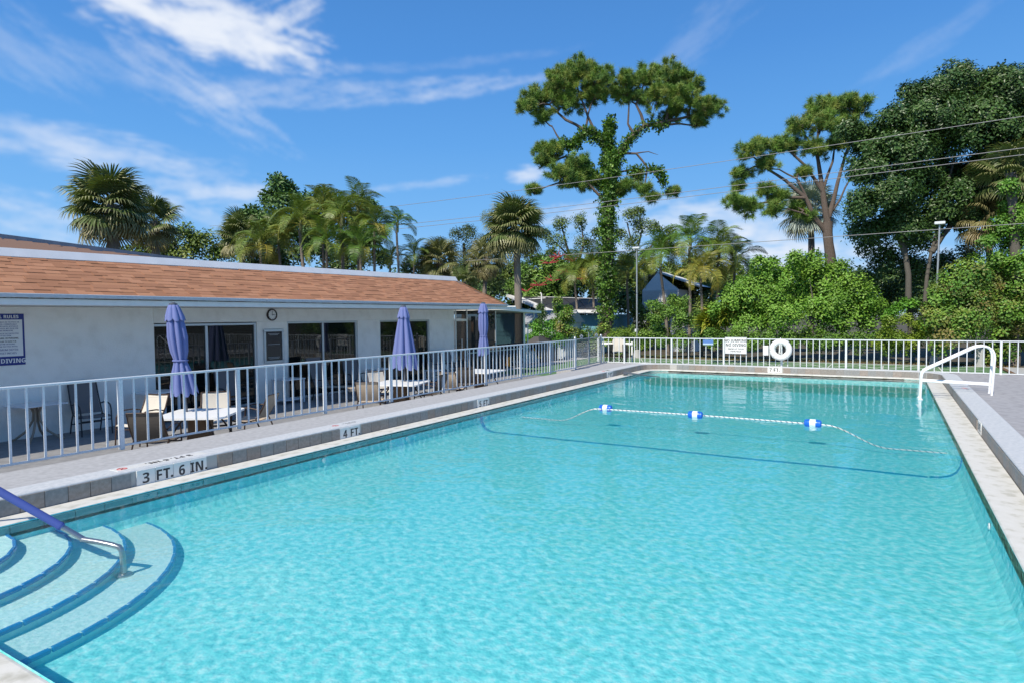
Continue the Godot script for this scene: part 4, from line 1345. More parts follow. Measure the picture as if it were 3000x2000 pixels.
	for i in 61:
		var u := i / 60.0
		var x := lerpf(X0, X1, u)
		var y := -.168
		# slack: the ends hang well below the surface
		y -= .34 * smoothstep(.245, .13, u) + .34 * smoothstep(.775, .89, u)
		rp.append(Vector3(x, y, -13.03 + .05 * sin(u * 9.0)))
	put("strand", MB.new().tube(rp, .013, 8), M.rope_white, r)
	var hx := []
	var turns := 88
	for i in turns * 8 + 1:
		var u: float = i / float(turns * 8)
		var at: float = u * 60.0
		var k := mini(int(at), 59)
		var p: Vector3 = rp[k].lerp(rp[k + 1], at - k)
		hx.append(p + Vector3(0, cos(u * turns * TAU), sin(u * turns * TAU)) * .011)
	put("navy_strand", MB.new().tube(hx, .0065, 5), M.navy, r)
	var fl := thing("rope_float", "blue and white float on the rope, leftmost of three", "float", Vector3(-5.46, -.155, -13.06), 0.0, "floats on the safety rope")
	var fx := Transform3D(Basis(Vector3(0, 0, 1), -PI / 2), Vector3.ZERO)
	put("body", MB.new().lathe([Vector2(0, -.15), Vector2(.045, -.148), Vector2(.07, -.13), Vector2(.074, -.10), Vector2(.070, -.092), Vector2(.075, -.084), Vector2(.077, -.052), Vector2(.072, -.05), Vector2(.072, .05), Vector2(.077, .052), Vector2(.075, .084), Vector2(.070, .092), Vector2(.074, .10), Vector2(.07, .13), Vector2(.045, .148), Vector2(0, .15)], 20, fx), M.float_blue, fl)
	put("band", MB.new().lathe([Vector2(.074, -.0525), Vector2(.080, -.05), Vector2(.080, .05), Vector2(.074, .0525)], 20, fx), M.float_white, fl)
	copy(fl, Vector3(-3.45, -.155, -13.02), .03, "blue and white float on the rope, middle of three")
	copy(fl, Vector3(-1.24, -.155, -13.0), -.03, "blue and white float on the rope, rightmost of three")
	# a grey hose end lying over the far left corner of the ledge
	var v := thing("vacuum_brush", "grey pool brush resting on the ledge in the far left corner", "pool brush", Vector3(-7.75, -.12, -20.55))
	put("head", MB.new().box(Vector3(-.12, .05, 0), Vector3(.16, .08, .3), .02, Basis(Vector3.UP, .5)), M.pole_grey, v)
	put("handle", MB.new().tube([Vector3(-.05, .06, 0), Vector3(.2, .03, -.1), Vector3(.55, -.03, -.3), Vector3(.95, -.08, -.55)], [.04, .03, .02, .012], 8), M.pole_grey, v)
	# return fittings under water
	var wf := MB.new().lathe([Vector2(.04, 0), Vector2(.035, .012), Vector2(.015, .015), Vector2(.012, .005), Vector2(0, .004)], 14, fx).mesh()
	for q in [[Vector3(X0 + .012, -.34, -6.9), 0.0, "white return fitting in the left pool wall, nearer the steps"], [Vector3(X0 + .012, -.34, -8.9), 0.0, "white return fitting in the left pool wall, nearer the rope"], [Vector3(X1 - .012, -.36, -8.2), PI, "white return fitting in the right pool wall"]]:
		var o := put("return_fitting", wf, M.float_white, self, q[0])
		o.rotation.y = q[1]
		tag(o, q[2], "pool fitting", "return fittings in the pool walls")


# ---------------------------------------------------------------- things by the court and on the far fence
func court_things() -> void:
	var zf := -24.0
	var s := thing("no_diving_sign", "white no jumping no diving sign on the far fence", "sign", Vector3(-4.88, .775, zf + .02))
	put("board", MB.new().bx(Vector3(-.385, -.30, 0), Vector3(.385, .30, .006), .003), M.sign_white, s)
	put("border", MB.new().bx(Vector3(-.37, .283, .0062), Vector3(.37, .289, .008)).bx(Vector3(-.37, -.289, .0062), Vector3(.37, -.283, .008)).bx(Vector3(-.37, -.2829, .0062), Vector3(-.364, .2829, .008)).bx(Vector3(.364, -.2829, .0062), Vector3(.37, .2829, .008)), M.ink, s)
	lettering(s, "NO JUMPING", .104, Vector3(0, .175, .007), FACE_Z, M.ink, true, "lettering", .92)
	lettering(s, "NO DIVING", .104, Vector3(0, .02, .007), FACE_Z, M.ink, true, "lettering", .92)
	lettering(s, "SWIM AT YOUR", .058, Vector3(0, -.12, .007), FACE_Z, M.ink, true)
	lettering(s, "OWN RISK", .058, Vector3(0, -.21, .007), FACE_Z, M.ink, true)
	var b := thing("lifebuoy", "white ring lifebuoy with coiled line hung on the far fence", "lifebuoy", Vector3(-3.33, .655, zf + .11))
	put("ring", MB.new().ring(Vector3.ZERO, Vector3(0, 0, 1), .275, .105, 40, 14), M.buoy, b)
	for k in 4:
		var a := PI / 4 + k * PI / 2
		var c := Vector3(cos(a), sin(a), 0) * .275
		put("strap", MB.new().ring(c, Vector3(-sin(a), cos(a), 0), .106, .012, 20, 6), M.float_white, b)
	put("coiled_line", MB.new().tube([Vector3(.0, .42, .02), Vector3(-.03, .2, .06), Vector3(-.045, -.15, .06), Vector3(0, -.2, .06), Vector3(.04, -.15, .06), Vector3(.03, .2, .06), Vector3(0, .25, .09), Vector3(-.02, -.1, .09), Vector3(.02, -.16, .09), Vector3(.05, .1, .08)], .014, 6), M.rope_white, b)
	put("hook", MB.new().tube([Vector3(0, .30, -.1), Vector3(0, .42, -.06), Vector3(0, .40, .03)], .012, 6), M.black, b)
	var bl := thing("blue_notice", "small blue notice with a white strip at the top of the far fence", "sign", Vector3(-5.88, .88, zf + .02))
	put("board", MB.new().bx(Vector3(-.19, -.035, 0), Vector3(.19, .10, .006)), mat(lin(.09, .2, .48), .5), bl)
	put("strip", MB.new().bx(Vector3(-.19, -.09, 0), Vector3(.19, -.036, .006)), mat(lin(.42, .55, .74), .5), bl)
	var wb := thing("white_box", "white utility box on the far fence beside the lifebuoy", "box", Vector3(-3.83, .62, zf + .03))
	put("body", MB.new().bx(Vector3(-.09, -.17, 0), Vector3(.09, .17, .08), .01), M.float_white, wb)
	put("cable", MB.new().tube([Vector3(.02, -.17, .03), Vector3(.04, -.3, .03), Vector3(.09, -.62, .05)], .01, 6), M.black, wb)
	# hose hanger behind the fence
	var h := thing("hose_stand", "black hoses and a beige folded seat hung on a white rail by the gate", "hose rack", Vector3(-9.75, -.42, -24.75))
	put("rail", MB.new().bx(Vector3(-.75, 1.12, -.02), Vector3(.62, 1.22, .03), .008), M.fascia, h)
	for x in [-.7, .57]:
		put("post", MB.new().bx(Vector3(x - .03, 0, -.07), Vector3(x + .03, 1.26, -.021), .006), M.fascia, h)
	put("seat_back", MB.new().sheet([[Vector3(-.26, .82, .1), Vector3(0, .82, .13), Vector3(.26, .82, .1)], [Vector3(-.27, 1.1, .09), Vector3(0, 1.12, .13), Vector3(.27, 1.1, .09)], [Vector3(-.24, 1.36, .05), Vector3(0, 1.42, .08), Vector3(.24, 1.36, .05)]], .02), M.sling_light, h)
	for i in 5:
		var w := .42 - i * .05
		var lo := .12 + i * .1
		put("hose", MB.new().tube([Vector3(-w, 1.15, .1), Vector3(-w - .03, .8, .12), Vector3(-w * .8, lo + .15, .12), Vector3(-w * .4, lo, .13), Vector3(w * .1, lo - .03, .13), Vector3(w * .5, lo + .04, .12), Vector3(w * .9, lo + .25, .12), Vector3(w + .02, .8, .12), Vector3(w, 1.15, .1)], .022, 6), M.rubber, h)
	put("hose_end", MB.new().tube([Vector3(-.42, 1.15, .1), Vector3(-.5, .6, .12), Vector3(-.62, .02, .14)], .02, 6), M.rubber, h)
	# lamp poles
	for q in [[Vector3(-12.15, -.42, -33.6), 6.03, 0.0, "thin grey lamp pole in front of the hedge by the pine"], [Vector3(1.66, -.42, -33.6), 6.2, .022, "thin grey lamp pole standing by the vine covered bush"]]:
		var t := thing("lamp_pole", q[3], "lamp post", q[0], 0.0, "lamp poles along the court")
		put("footing", MB.new().lathe([Vector2(.26, 0), Vector2(.17, .42), Vector2(.08, .44), Vector2(0, .44)], 4, Transform3D(Basis(Vector3.UP, PI / 4), Vector3.ZERO)), M.concrete, t)
		put("pole", MB.new().tube([Vector3(0, .4, 0), Vector3(q[2] * q[1], q[1], 0)], [.05, .038], 10), M.galv, t)
		put("lamp_head", MB.new().box(Vector3(q[2] * q[1], q[1] + .06, .04), Vector3(.40, .13, .26), .02), M.rail, t)
		put("junction_box", MB.new().box(Vector3(-.05, 1.5, .06), Vector3(.1, .16, .08), .01), M.rail, t)
	# bins, rack and covered grill beside the porch
	var bn := thing("bin", "grey wheeled bin beside the porch, nearer the camera", "bin", Vector3(-15.35, -.42, -23.9), 0.0, "grey bins beside the porch")
	put("body", MB.new().lathe([Vector2(.22, 0), Vector2(.29, .8), Vector2(.3, .82), Vector2(.3, .86)], 16), mat(lin(.30, .32, .33), .5), bn)
	put("lid", MB.new().lathe([Vector2(.31, .86), Vector2(.32, .92), Vector2(.2, 1.02), Vector2(.06, 1.08), Vector2(0, 1.08)], 16), mat(lin(.55, .56, .56), .5), bn)
	for k in 3:
		put("hoop", MB.new().ring(Vector3(0, .72 - k * .1, 0), Vector3.UP, .292 - k * .008, .012, 20, 6), M.rail, bn)
	copy(bn, Vector3(-15.35, -.42, -26.35), .4, "grey wheeled bin beside the black covered grill")
	var rk := thing("cue_rack", "long low rack with yellow ends and slanting grey slats", "rack", Vector3(-14.9, -.40, -25.7), 0.0)
	var pink := mat(lin(.50, .30, .20), .6)
	put("bottom_rail", MB.new().beam(Vector3(0, .05, 1.35), Vector3(0, .05, -1.5), .06, .06, .006), pink, rk)
	put("top_rail", MB.new().beam(Vector3(-.1, .42, 1.3), Vector3(-.1, .68, -1.2), .05, .05, .006), pink, rk)
	for z in [1.38, -1.55]:
		put("end_plate", MB.new().box(Vector3(-.04, .28 + (0.0 if z > 0 else .02), z), Vector3(.34, .46 if z > 0 else .12, .06), .02, Basis(Vector3(1, 0, 0), -.15)), M.yellow, rk)
	put("corner_plate", MB.new().box(Vector3(-.06, .66, -1.15), Vector3(.14, .26, .05), .02, Basis(Vector3(1, 0, 0), .35)), M.yellow, rk)
	for i in 11:
		var u := (i + .5) / 11.0
		put("slat", MB.new().beam(Vector3(.02, .08, lerpf(1.05, -1.45, u)), Vector3(-.08, lerpf(.42, .67, u), lerpf(1.25, -1.15, u)), .02, .14, .004, Vector3(1, 0, 0)), M.rail, rk)
	var gr := thing("covered_grill", "black fabric covered grill beside the porch", "grill", Vector3(-15.5, -.42, -28.6))
	put("cover", MB.new().prism(PackedVector2Array([Vector2(-.4, -1.0), Vector2(.4, -1.0), Vector2(.4, 1.0), Vector2(-.4, 1.0)]), 0, .98), grain([lin(.03, .03, .033), lin(.06, .058, .06)], .6, .03, .85, .3, .03, 120), gr)
	var tp := MB.new()
	tp.quad_out(Vector3(.41, .98, 1.0), Vector3(.41, .98, -1.0), Vector3(.1, 1.32, -.55), Vector3(.1, 1.32, .55), Vector3(1, .6, 0))
	tp.quad_out(Vector3(-.41, .98, 1.0), Vector3(-.41, .98, -1.0), Vector3(-.15, 1.32, -.55), Vector3(-.15, 1.32, .55), Vector3(-1, .6, 0))
	tp.quad_out(Vector3(.41, .98, 1.0), Vector3(-.41, .98, 1.0), Vector3(-.15, 1.32, .55), Vector3(.1, 1.32, .55), Vector3(0, .6, 1))
	tp.quad_out(Vector3(.41, .98, -1.0), Vector3(-.41, .98, -1.0), Vector3(-.15, 1.32, -.55), Vector3(.1, 1.32, -.55), Vector3(0, .6, -1))
	tp.quad_out(Vector3(.1, 1.32, .55), Vector3(.1, 1.32, -.55), Vector3(-.15, 1.32, -.55), Vector3(-.15, 1.32, .55), Vector3.UP)
	put("cover_top", tp, mat(lin(.075, .07, .068), .8), gr)
	put("seam", MB.new().bx(Vector3(.4, .6, -1.0), Vector3(.408, .612, 1.0)).bx(Vector3(.4, .3, -1.0), Vector3(.408, .31, 1.0)), M.pole_grey, gr)
	var tarp := thing("tarped_stack", "long low stack under a black tarp behind the bins", "tarp", Vector3(-16.1, -.42, -25.6))
	put("tarp", MB.new().bx(Vector3(-.3, 0, -3.6), Vector3(.3, 1.02, 1.5), .08), mat(lin(.022, .022, .026), .6), tarp)
	var pp := thing("standing_pipe", "short grey standing pipe behind the right end of the far fence", "pipe", Vector3(3.3, -.42, -33.4))
	put("pipe", MB.new().tube([Vector3(0, 0, 0), Vector3(0, .78, 0)], .17, 16), M.concrete, pp)
	put("collar", MB.new().tube([Vector3(0, .0, 0), Vector3(0, .08, 0)], .2, 16), M.concrete, pp)
	# overhead wires
	var wires := [[Vector3(-62, 6.2, -31.5), Vector3(4.2, 5.35, -31.5), "lowest overhead wire, crossing in front of the pine trunk"], [Vector3(-48, 9.6, -31.5), Vector3(4.2, 9.5, -31.5), "highest overhead wire, running over the right tree"], [Vector3(-48, 8.35, -31.5), Vector3(4.2, 8.28, -31.5), "upper one of the two close overhead wires"], [Vector3(-48, 8.1, -31.5), Vector3(4.2, 8.02, -31.5), "lower one of the two close overhead wires"]]
	for q in wires:
		var pts := []
		var d: Vector3 = q[1] - q[0]
		for i in 25:
			var u := i / 20.0
			pts.append(q[0] + d * u - Vector3(0, .35 * sin(minf(u, 1.0) * PI), 0))
		var o := put("overhead_wire", MB.new().tube(pts, .014, 5), mat(lin(.26, .26, .27), .6), self)
		tag(o, q[2], "wire", "overhead wires")


# ---------------------------------------------------------------- plants
var sprigs := {}


# a small spray of folded leaves about the origin, growing along +Y
func sprig(n: int, leaf_len: float, leaf_w: float, reach: float, up := .35, sd := 1) -> ArrayMesh:
	var key := "%d %f %f %f %f %d" % [n, leaf_len, leaf_w, reach, up, sd]
	if sprigs.has(key):
		return sprigs[key]
	var r := RandomNumberGenerator.new()
	r.seed = sd
	var m := MB.new()
	for i in n:
		var d := Vector3(r.randf_range(-1, 1), r.randf_range(-.7, 1) + up, r.randf_range(-1, 1)).normalized()
		var at := d * r.randf_range(.15, 1.0) * reach
		var dir := (d + Vector3(r.randf_range(-.6, .6), r.randf_range(-.7, .5), r.randf_range(-.6, .6))).normalized()
		var side := dir.cross(Vector3(r.randf_range(-.4, .4), 1, r.randf_range(-.4, .4))).normalized()
		var nn := side.cross(dir).normalized()
		var l := leaf_len * r.randf_range(.7, 1.2)
		var w := leaf_w * r.randf_range(.8, 1.2) * .5
		var k := r.randf_range(.72, 1.2)
		m.tint(Color(k * r.randf_range(.92, 1.1), k, k * r.randf_range(.85, 1.1)))
		var mid := at + dir * l * .45 - nn * l * .06
		var tip := at + dir * l - nn * l * .16
		m.tri(at, mid + side * w + nn * w * .35, tip)
		m.tri(at, tip, mid - side * w + nn * w * .35)
	sprigs[key] = m.mesh()
	return sprigs[key]


func needle_tuft(n: int, l: float, sd := 1) -> ArrayMesh:
	var key := "needles %d %f %d" % [n, l, sd]
	if sprigs.has(key):
		return sprigs[key]
	var r := RandomNumberGenerator.new()
	r.seed = sd
	var m := MB.new()
	for i in n:
		var d := Vector3(r.randf_range(-1, 1), r.randf_range(-.25, 1.2), r.randf_range(-1, 1)).normalized()
		var at := Vector3(0, r.randf_range(-.5, .3) * l, 0)
		var side := d.cross(Vector3(r.randf_range(-1, 1), r.randf_range(-1, 1), r.randf_range(-1, 1))).normalized() * l * .035
		var k := r.randf_range(.7, 1.25)
		m.tint(Color(k, k, k))
		m.tri(at - side, at + side, at + d * l * r.randf_range(.7, 1.1))
	sprigs[key] = m.mesh()
	return sprigs[key]


# copies of one spray: rows of [place, direction, size, colour]
func spread(called: String, parent: Node, mesh: Mesh, m: Material, rows: Array) -> void:
	if rows.is_empty():
		return
	var buf := PackedFloat32Array()
	buf.resize(rows.size() * 16)
	for i in rows.size():
		var q: Array = rows[i]
		var y: Vector3 = (q[1] as Vector3).normalized()
		var x := y.cross(Vector3(sin(i * 1.7), .2, cos(i * 2.3))).normalized()
		var z := x.cross(y)
		var s: float = q[2]
		var o: Vector3 = q[0]
		var c: Color = q[3]
		var f := [x.x * s, y.x * s, z.x * s, o.x, x.y * s, y.y * s, z.y * s, o.y, x.z * s, y.z * s, z.z * s, o.z, c.r, c.g, c.b, 1.0]
		for k in 16:
			buf[i * 16 + k] = f[k]
	var mm := MultiMesh.new()
	mm.transform_format = MultiMesh.TRANSFORM_3D
	mm.use_colors = true
	mm.mesh = mesh
	mm.instance_count = rows.size()
	mm.buffer = buf
	var o := MultiMeshInstance3D.new()
	o.name = called
	o.multimesh = mm
	o.material_override = m
	parent.add_child(o, true)
	stuff(o)


func ball() -> Vector3:
	var v := Vector3(R.randf_range(-1, 1), R.randf_range(-1, 1), R.randf_range(-1, 1))
	while v.length_squared() > 1.0 or v.length_squared() < .01:
		v = Vector3(R.randf_range(-1, 1), R.randf_range(-1, 1), R.randf_range(-1, 1))
	return v


func pick(palette: Array) -> Color:
	var c: Color = palette[R.randi() % palette.size()]
	var k := rf(.78, 1.22)
	return Color(c.r * k * rf(.93, 1.08), c.g * k, c.b * k * rf(.85, 1.15))


func limbs_of(t: Node3D, limbs: Array, m: Material) -> void:
	for i in limbs.size():
		var p: Array = []
		for q in limbs[i][0]:
			p.append(q - t.position)
		# wander a little between the given points
		var pts := [p[0]]
		for k in p.size() - 1:
			var a: Vector3 = p[k]
			var b: Vector3 = p[k + 1]
			var l := a.distance_to(b)
			pts.append(a.lerp(b, .5) + ball() * l * .045)
			pts.append(b + (ball() * l * .03 if k < p.size() - 2 else Vector3()))
		var rad := []
		for k in pts.size():
			rad.append(lerpf(limbs[i][1], limbs[i][2], k / float(pts.size() - 1)) * rf(.94, 1.08))
		put("trunk" if i == 0 else "limb", MB.new().tube(pts, rad, 9 if i == 0 else 6), m, t)


func base_of(blobs: Array, limbs: Array) -> Vector3:
	if limbs.size():
		var p: Vector3 = limbs[0][0][0]
		return Vector3(p.x, -.45, p.z)
	var s := Vector3()
	for b in blobs:
		s += Vector3(b.x, 0, b.z)
	s /= blobs.size()
	return Vector3(s.x, -.45, s.z)


func pine(label: String, category: String, group: String, scale_: float, blobs: Array, limbs: Array) -> void:
	var t := thing("pine_tree", label, category, base_of(blobs, limbs), 0.0, group)
	limbs_of(t, limbs, M.bark)
	var rows := []
	var twig := MB.new()
	var nodes := []
	for l in limbs.slice(1):
		for k in range(1, l[0].size()):
			nodes.append(l[0][k] - t.position)
			nodes.append(l[0][k - 1].lerp(l[0][k], .5) - t.position)
	for b in blobs:
		var c := Vector3(b.x, b.y, b.z) - t.position
		# a crooked bough from the nearest limb, forking once
		var near: Vector3 = nodes[0]
		for q in nodes:
			if q.distance_to(c) + .35 * absf(q.y + .5 - c.y) < near.distance_to(c) + .35 * absf(near.y + .5 - c.y):
				near = q
		var m1 := near.lerp(c, .35) + ball() * .22
		var m2 := near.lerp(c, .7) + ball() * .2
		twig.tube([near, m1, m2, c], [.06, .05, .038, .022], 5, false)
		for f in 3:
			twig.tube([m2, m2.lerp(c, .6) + ball() * b.w * .35, c + ball() * b.w * .8], [.03, .024, .01], 4, false)
		# several rounded tufts of needles on each bough
		var n := int(12 + b.w * b.w * 42.0)
		for i in n:
			var d := ball().normalized()
			if d.y < -.35 and R.randf() < .75:
				d.y = -d.y
			var at: Vector3 = c + Vector3(d.x, d.y * .8, d.z) * b.w * rf(.3, 1.12)
			var dir := (d + Vector3(0, .65, 0)).normalized()
			if R.randf() < .4:
				twig.tube([c + (at - c) * .05, c.lerp(at, .6) + Vector3(0, -.06, 0), at], [.022, .016, .008], 4, false)
			for k in 3:
				rows.append([at + ball() * .16, (dir + ball() * .4).normalized(), rf(.6, 1.15) * lerpf(.85, 1.0, scale_), pick([Color(.16, .29, .05), Color(.22, .36, .06), Color(.11, .22, .045), Color(.28, .35, .07)])])
	spread("crown", t, needle_tuft(60, .36), M.needle, rows)
	stuff(put("twigs", twig, M.bark, t))


const LEAVES := {
	"dark": [14, .16, .085, .30], "shade": [10, .2, .11, .34], "lime": [13, .13, .085, .26], "vine": [12, .12, .09, .24], "vinedark": [12, .13, .095, .24],
	"mid": [12, .19, .10, .34], "olive": [12, .17, .09, .32], "oak": [14, .10, .055, .30], "loose": [12, .16, .085, .34], "umbrella": [12, .26, .075, .28],
	"bright": [11, .11, .08, .2], "limehedge": [11, .10, .075, .2], "hedge": [12, .12, .085, .22], "yellow": [12, .10, .075, .2], "croton": [10, .34, .06, .12],
}


func palette(kind: String) -> Array:
	match kind:
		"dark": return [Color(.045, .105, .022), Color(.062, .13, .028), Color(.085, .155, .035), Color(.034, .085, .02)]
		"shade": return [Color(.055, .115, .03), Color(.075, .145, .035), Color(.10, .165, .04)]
		"lime": return [Color(0.156, 0.324, 0.034), Color(0.204, 0.396, 0.048), Color(0.120, 0.264, 0.031), Color(0.240, 0.420, 0.060)]
		"vine": return [Color(0.115, 0.257, 0.030), Color(0.162, 0.324, 0.041), Color(0.230, 0.365, 0.054), Color(0.081, 0.189, 0.027), Color(0.230, 0.203, 0.054)]
		"vinedark": return [Color(0.081, 0.216, 0.022), Color(0.121, 0.284, 0.030), Color(0.176, 0.338, 0.041)]
		"mid": return [Color(0.068, 0.153, 0.037), Color(0.093, 0.196, 0.048), Color(0.128, 0.238, 0.060)]
		"olive": return [Color(0.104, 0.184, 0.029), Color(0.144, 0.232, 0.035), Color(0.208, 0.272, 0.048)]
		"oak": return [Color(0.076, 0.119, 0.037), Color(0.102, 0.153, 0.051), Color(0.060, 0.102, 0.034)]
		"loose": return [Color(0.136, 0.216, 0.042), Color(0.176, 0.264, 0.056), Color(0.112, 0.176, 0.045)]
		"umbrella": return [Color(0.135, 0.270, 0.041), Color(0.189, 0.338, 0.054), Color(0.095, 0.203, 0.034)]
		"bright": return [Color(0.120, 0.324, 0.026), Color(0.156, 0.384, 0.036), Color(0.090, 0.252, 0.024)]
		"limehedge": return [Color(0.192, 0.324, 0.031), Color(0.240, 0.372, 0.042), Color(0.144, 0.264, 0.030)]
		"hedge": return [Color(.10, .22, .03), Color(.15, .29, .04), Color(.20, .34, .05), Color(.07, .16, .025)]
		"yellow": return [Color(0.188, 0.300, 0.027), Color(0.250, 0.350, 0.037), Color(0.138, 0.237, 0.027)]
		"croton": return [Color(0.418, 0.396, 0.039), Color(0.286, 0.330, 0.033), Color(0.176, 0.264, 0.033)]
	return [Color(.08, .14, .03)]


func leafy(label: String, category: String, group: String, kind: String, density: float, size: float, blobs: Array, limbs: Array) -> void:
	var called: String = {"hedge": "hedge", "shrub": "shrub", "vine": "vine_curtain", "trees": "distant_wood", "shrubs": "undergrowth"}.get(category, "leafy_tree")
	var t := thing(called, label, category, base_of(blobs, limbs), 0.0, group)
	if category == "trees" or category == "shrubs":
		stuff(t)
	limbs_of(t, limbs, M.grey_bark)
	var pal := palette(kind)
	var lv: Array = LEAVES[kind]
	var thick: float = {"dark": 3.0, "shade": 2.2, "hedge": 2.4, "limehedge": 2.2, "yellow": 2.4, "vine": 2.2, "vinedark": 2.0, "lime": 1.8, "loose": 1.5, "mid": 1.7, "olive": 1.9, "oak": 1.8}.get(kind, 1.5)
	var rows := []
	for b in blobs:
		var c := Vector3(b.x, b.y, b.z) - t.position
		# clumps on the outside of each mass, with gaps between them
		var clumps := int(6 + b.w * 6.0)
		var per := maxi(5, int(density * thick * 12.6 * b.w * b.w * .62 / clumps))
		for i in clumps:
			var d := ball().normalized()
			if d.y < -.2 and R.randf() < .5:
				d.y = absf(d.y)
			var cc: Vector3 = c + d * b.w * rf(.26, .74)
			var cr: float = b.w * rf(.24, .42)
			var col := pick(pal)
			for k in per:
				var e := ball()
				var at: Vector3 = cc + e * cr
				if at.y < .02:
					at.y = rf(.02, .3)
				var dir := (e.normalized() * .7 + d * .5 + Vector3(0, .45, 0)).normalized()
				if kind == "croton":
					dir = (Vector3.UP + e * .6).normalized()
				rows.append([at, dir, rf(.75, 1.25) * size / (lv[3] + .08), col.lerp(pick(pal), .55)])
	spread("foliage", t, sprig(lv[0], lv[1], lv[2], lv[3]), M.leaf_gloss if kind in ["dark", "shade", "umbrella"] else M.leaf, rows)


# creeper leaves round a trunk or limb
func ivy_up(path: Array, count: int, rad: float) -> void:
	var t: Node3D = get_node("pine_tree")
	var rows := []
	var pal := [Color(.08, .18, .02), Color(.13, .26, .03), Color(.17, .31, .04), Color(.045, .11, .02)]
	for i in count:
		var u := R.randf() * (path.size() - 1)
		var k := mini(int(u), path.size() - 2)
		var at: Vector3 = (path[k] as Vector3).lerp(path[k + 1], u - k) - t.position
		var d := ball().normalized()
		var bulge := .45 + .55 * absf(sin(u * 5.0 + rad * 9.0))
		at += d * rad * rf(.5, 1.0) * bulge
		if R.randf() < .06:
			at.y -= rf(.1, .7)
		rows.append([at, (d + Vector3(0, -.35, 0)).normalized(), rf(.7, 1.2), pick(pal)])
	spread("creeper", t, sprig(9, .16, .12, .2, 0.0, 5), M.leaf, rows)


func flower_spikes(at: Array) -> void:
	var t: Node3D
	for o in get_children():
		if str(o.get_meta("label", "")).begins_with("round umbrella tree"):
			t = o
	for q in at:
		var m := MB.new()
		for i in 8:
			var d := Vector3(rf(-1, 1), rf(.05, .6), rf(-1, 1)).normalized()
			m.tube([Vector3.ZERO, d * rf(.35, .6), d * rf(.65, .8) - Vector3(0, .05, 0)], [.03, .035, .015], 4)
		put("flower_spike", m, M.flower, t, q - t.position)


# one fan frond: a stalk along +Z and a folded fan of pointed strips
func fan_frond(size: float, droop: float, tone: Color, tip: Color, sd: int) -> ArrayMesh:
	var r := RandomNumberGenerator.new()
	r.seed = sd
	var m := MB.new()
	m.tint(tone * Color(1.1, 1.0, .8))
	var hub := Vector3(0, 0, size * .62)
	m.tube([Vector3.ZERO, Vector3(0, size * .05, size * .3), hub], [.022, .016, .012], 4, false)
	var n := 30
	for i in n:
		var a := lerpf(-2.25, 2.25, (i + .5) / n) + r.randf_range(-.03, .03)
		var l := size * (.62 - .12 * absf(a) / 2.2) * r.randf_range(.9, 1.08)
		var d := Vector3(sin(a), .10 * cos(a * 2.0), cos(a)).normalized()
		var side := Vector3(cos(a), 0, -sin(a)) * size * .024
		var fold := Vector3(0, size * .012 * (1 if i % 2 == 0 else -1), 0)
		var p1 := hub + d * l * .5 + Vector3(0, -droop * l * .10, 0)
		var p2 := hub + d * l * .85 + Vector3(0, -droop * l * .38, 0)
		var p3 := hub + d * l * 1.02 + Vector3(r.randf_range(-.03, .03), -droop * l * .78, 0)
		var k := r.randf_range(.8, 1.2)
		m.tint(tone * Color(k, k, k))
		m.quad(hub, hub, p1 - side + fold, p1 + side - fold)
		m.quad(p1 + side - fold, p1 - side + fold, p2 - side * .75, p2 + side * .75)
		m.tint(tone.lerp(tip, .8) * Color(k, k, k))
		m.tri(p2 + side * .75, p2 - side * .75, p3)
	return m.mesh()


var fronds := {}


func frond_mesh(kind: String, size: float, tone: float, sd: int) -> ArrayMesh:
	var key := "%s %.2f %.2f %d" % [kind, size, tone, sd]
	if not fronds.has(key):
		if kind == "fan":
			var green := Color(.125, .175, .055).lerp(Color(.33, .24, .12), clampf(tone, 0, 1))
			if tone < 0.0:
				green = Color(.26, .33, .30)
			fronds[key] = fan_frond(size, .45 + .5 * absf(tone) + .12 * sd, green, green.lerp(Color(.45, .40, .20), .5), sd)
		else:
			fronds[key] = feather_frond(size, Color(.105, .21, .032).lerp(Color(.36, .31, .06), clampf(tone, 0, 1)), sd)
	return fronds[key]


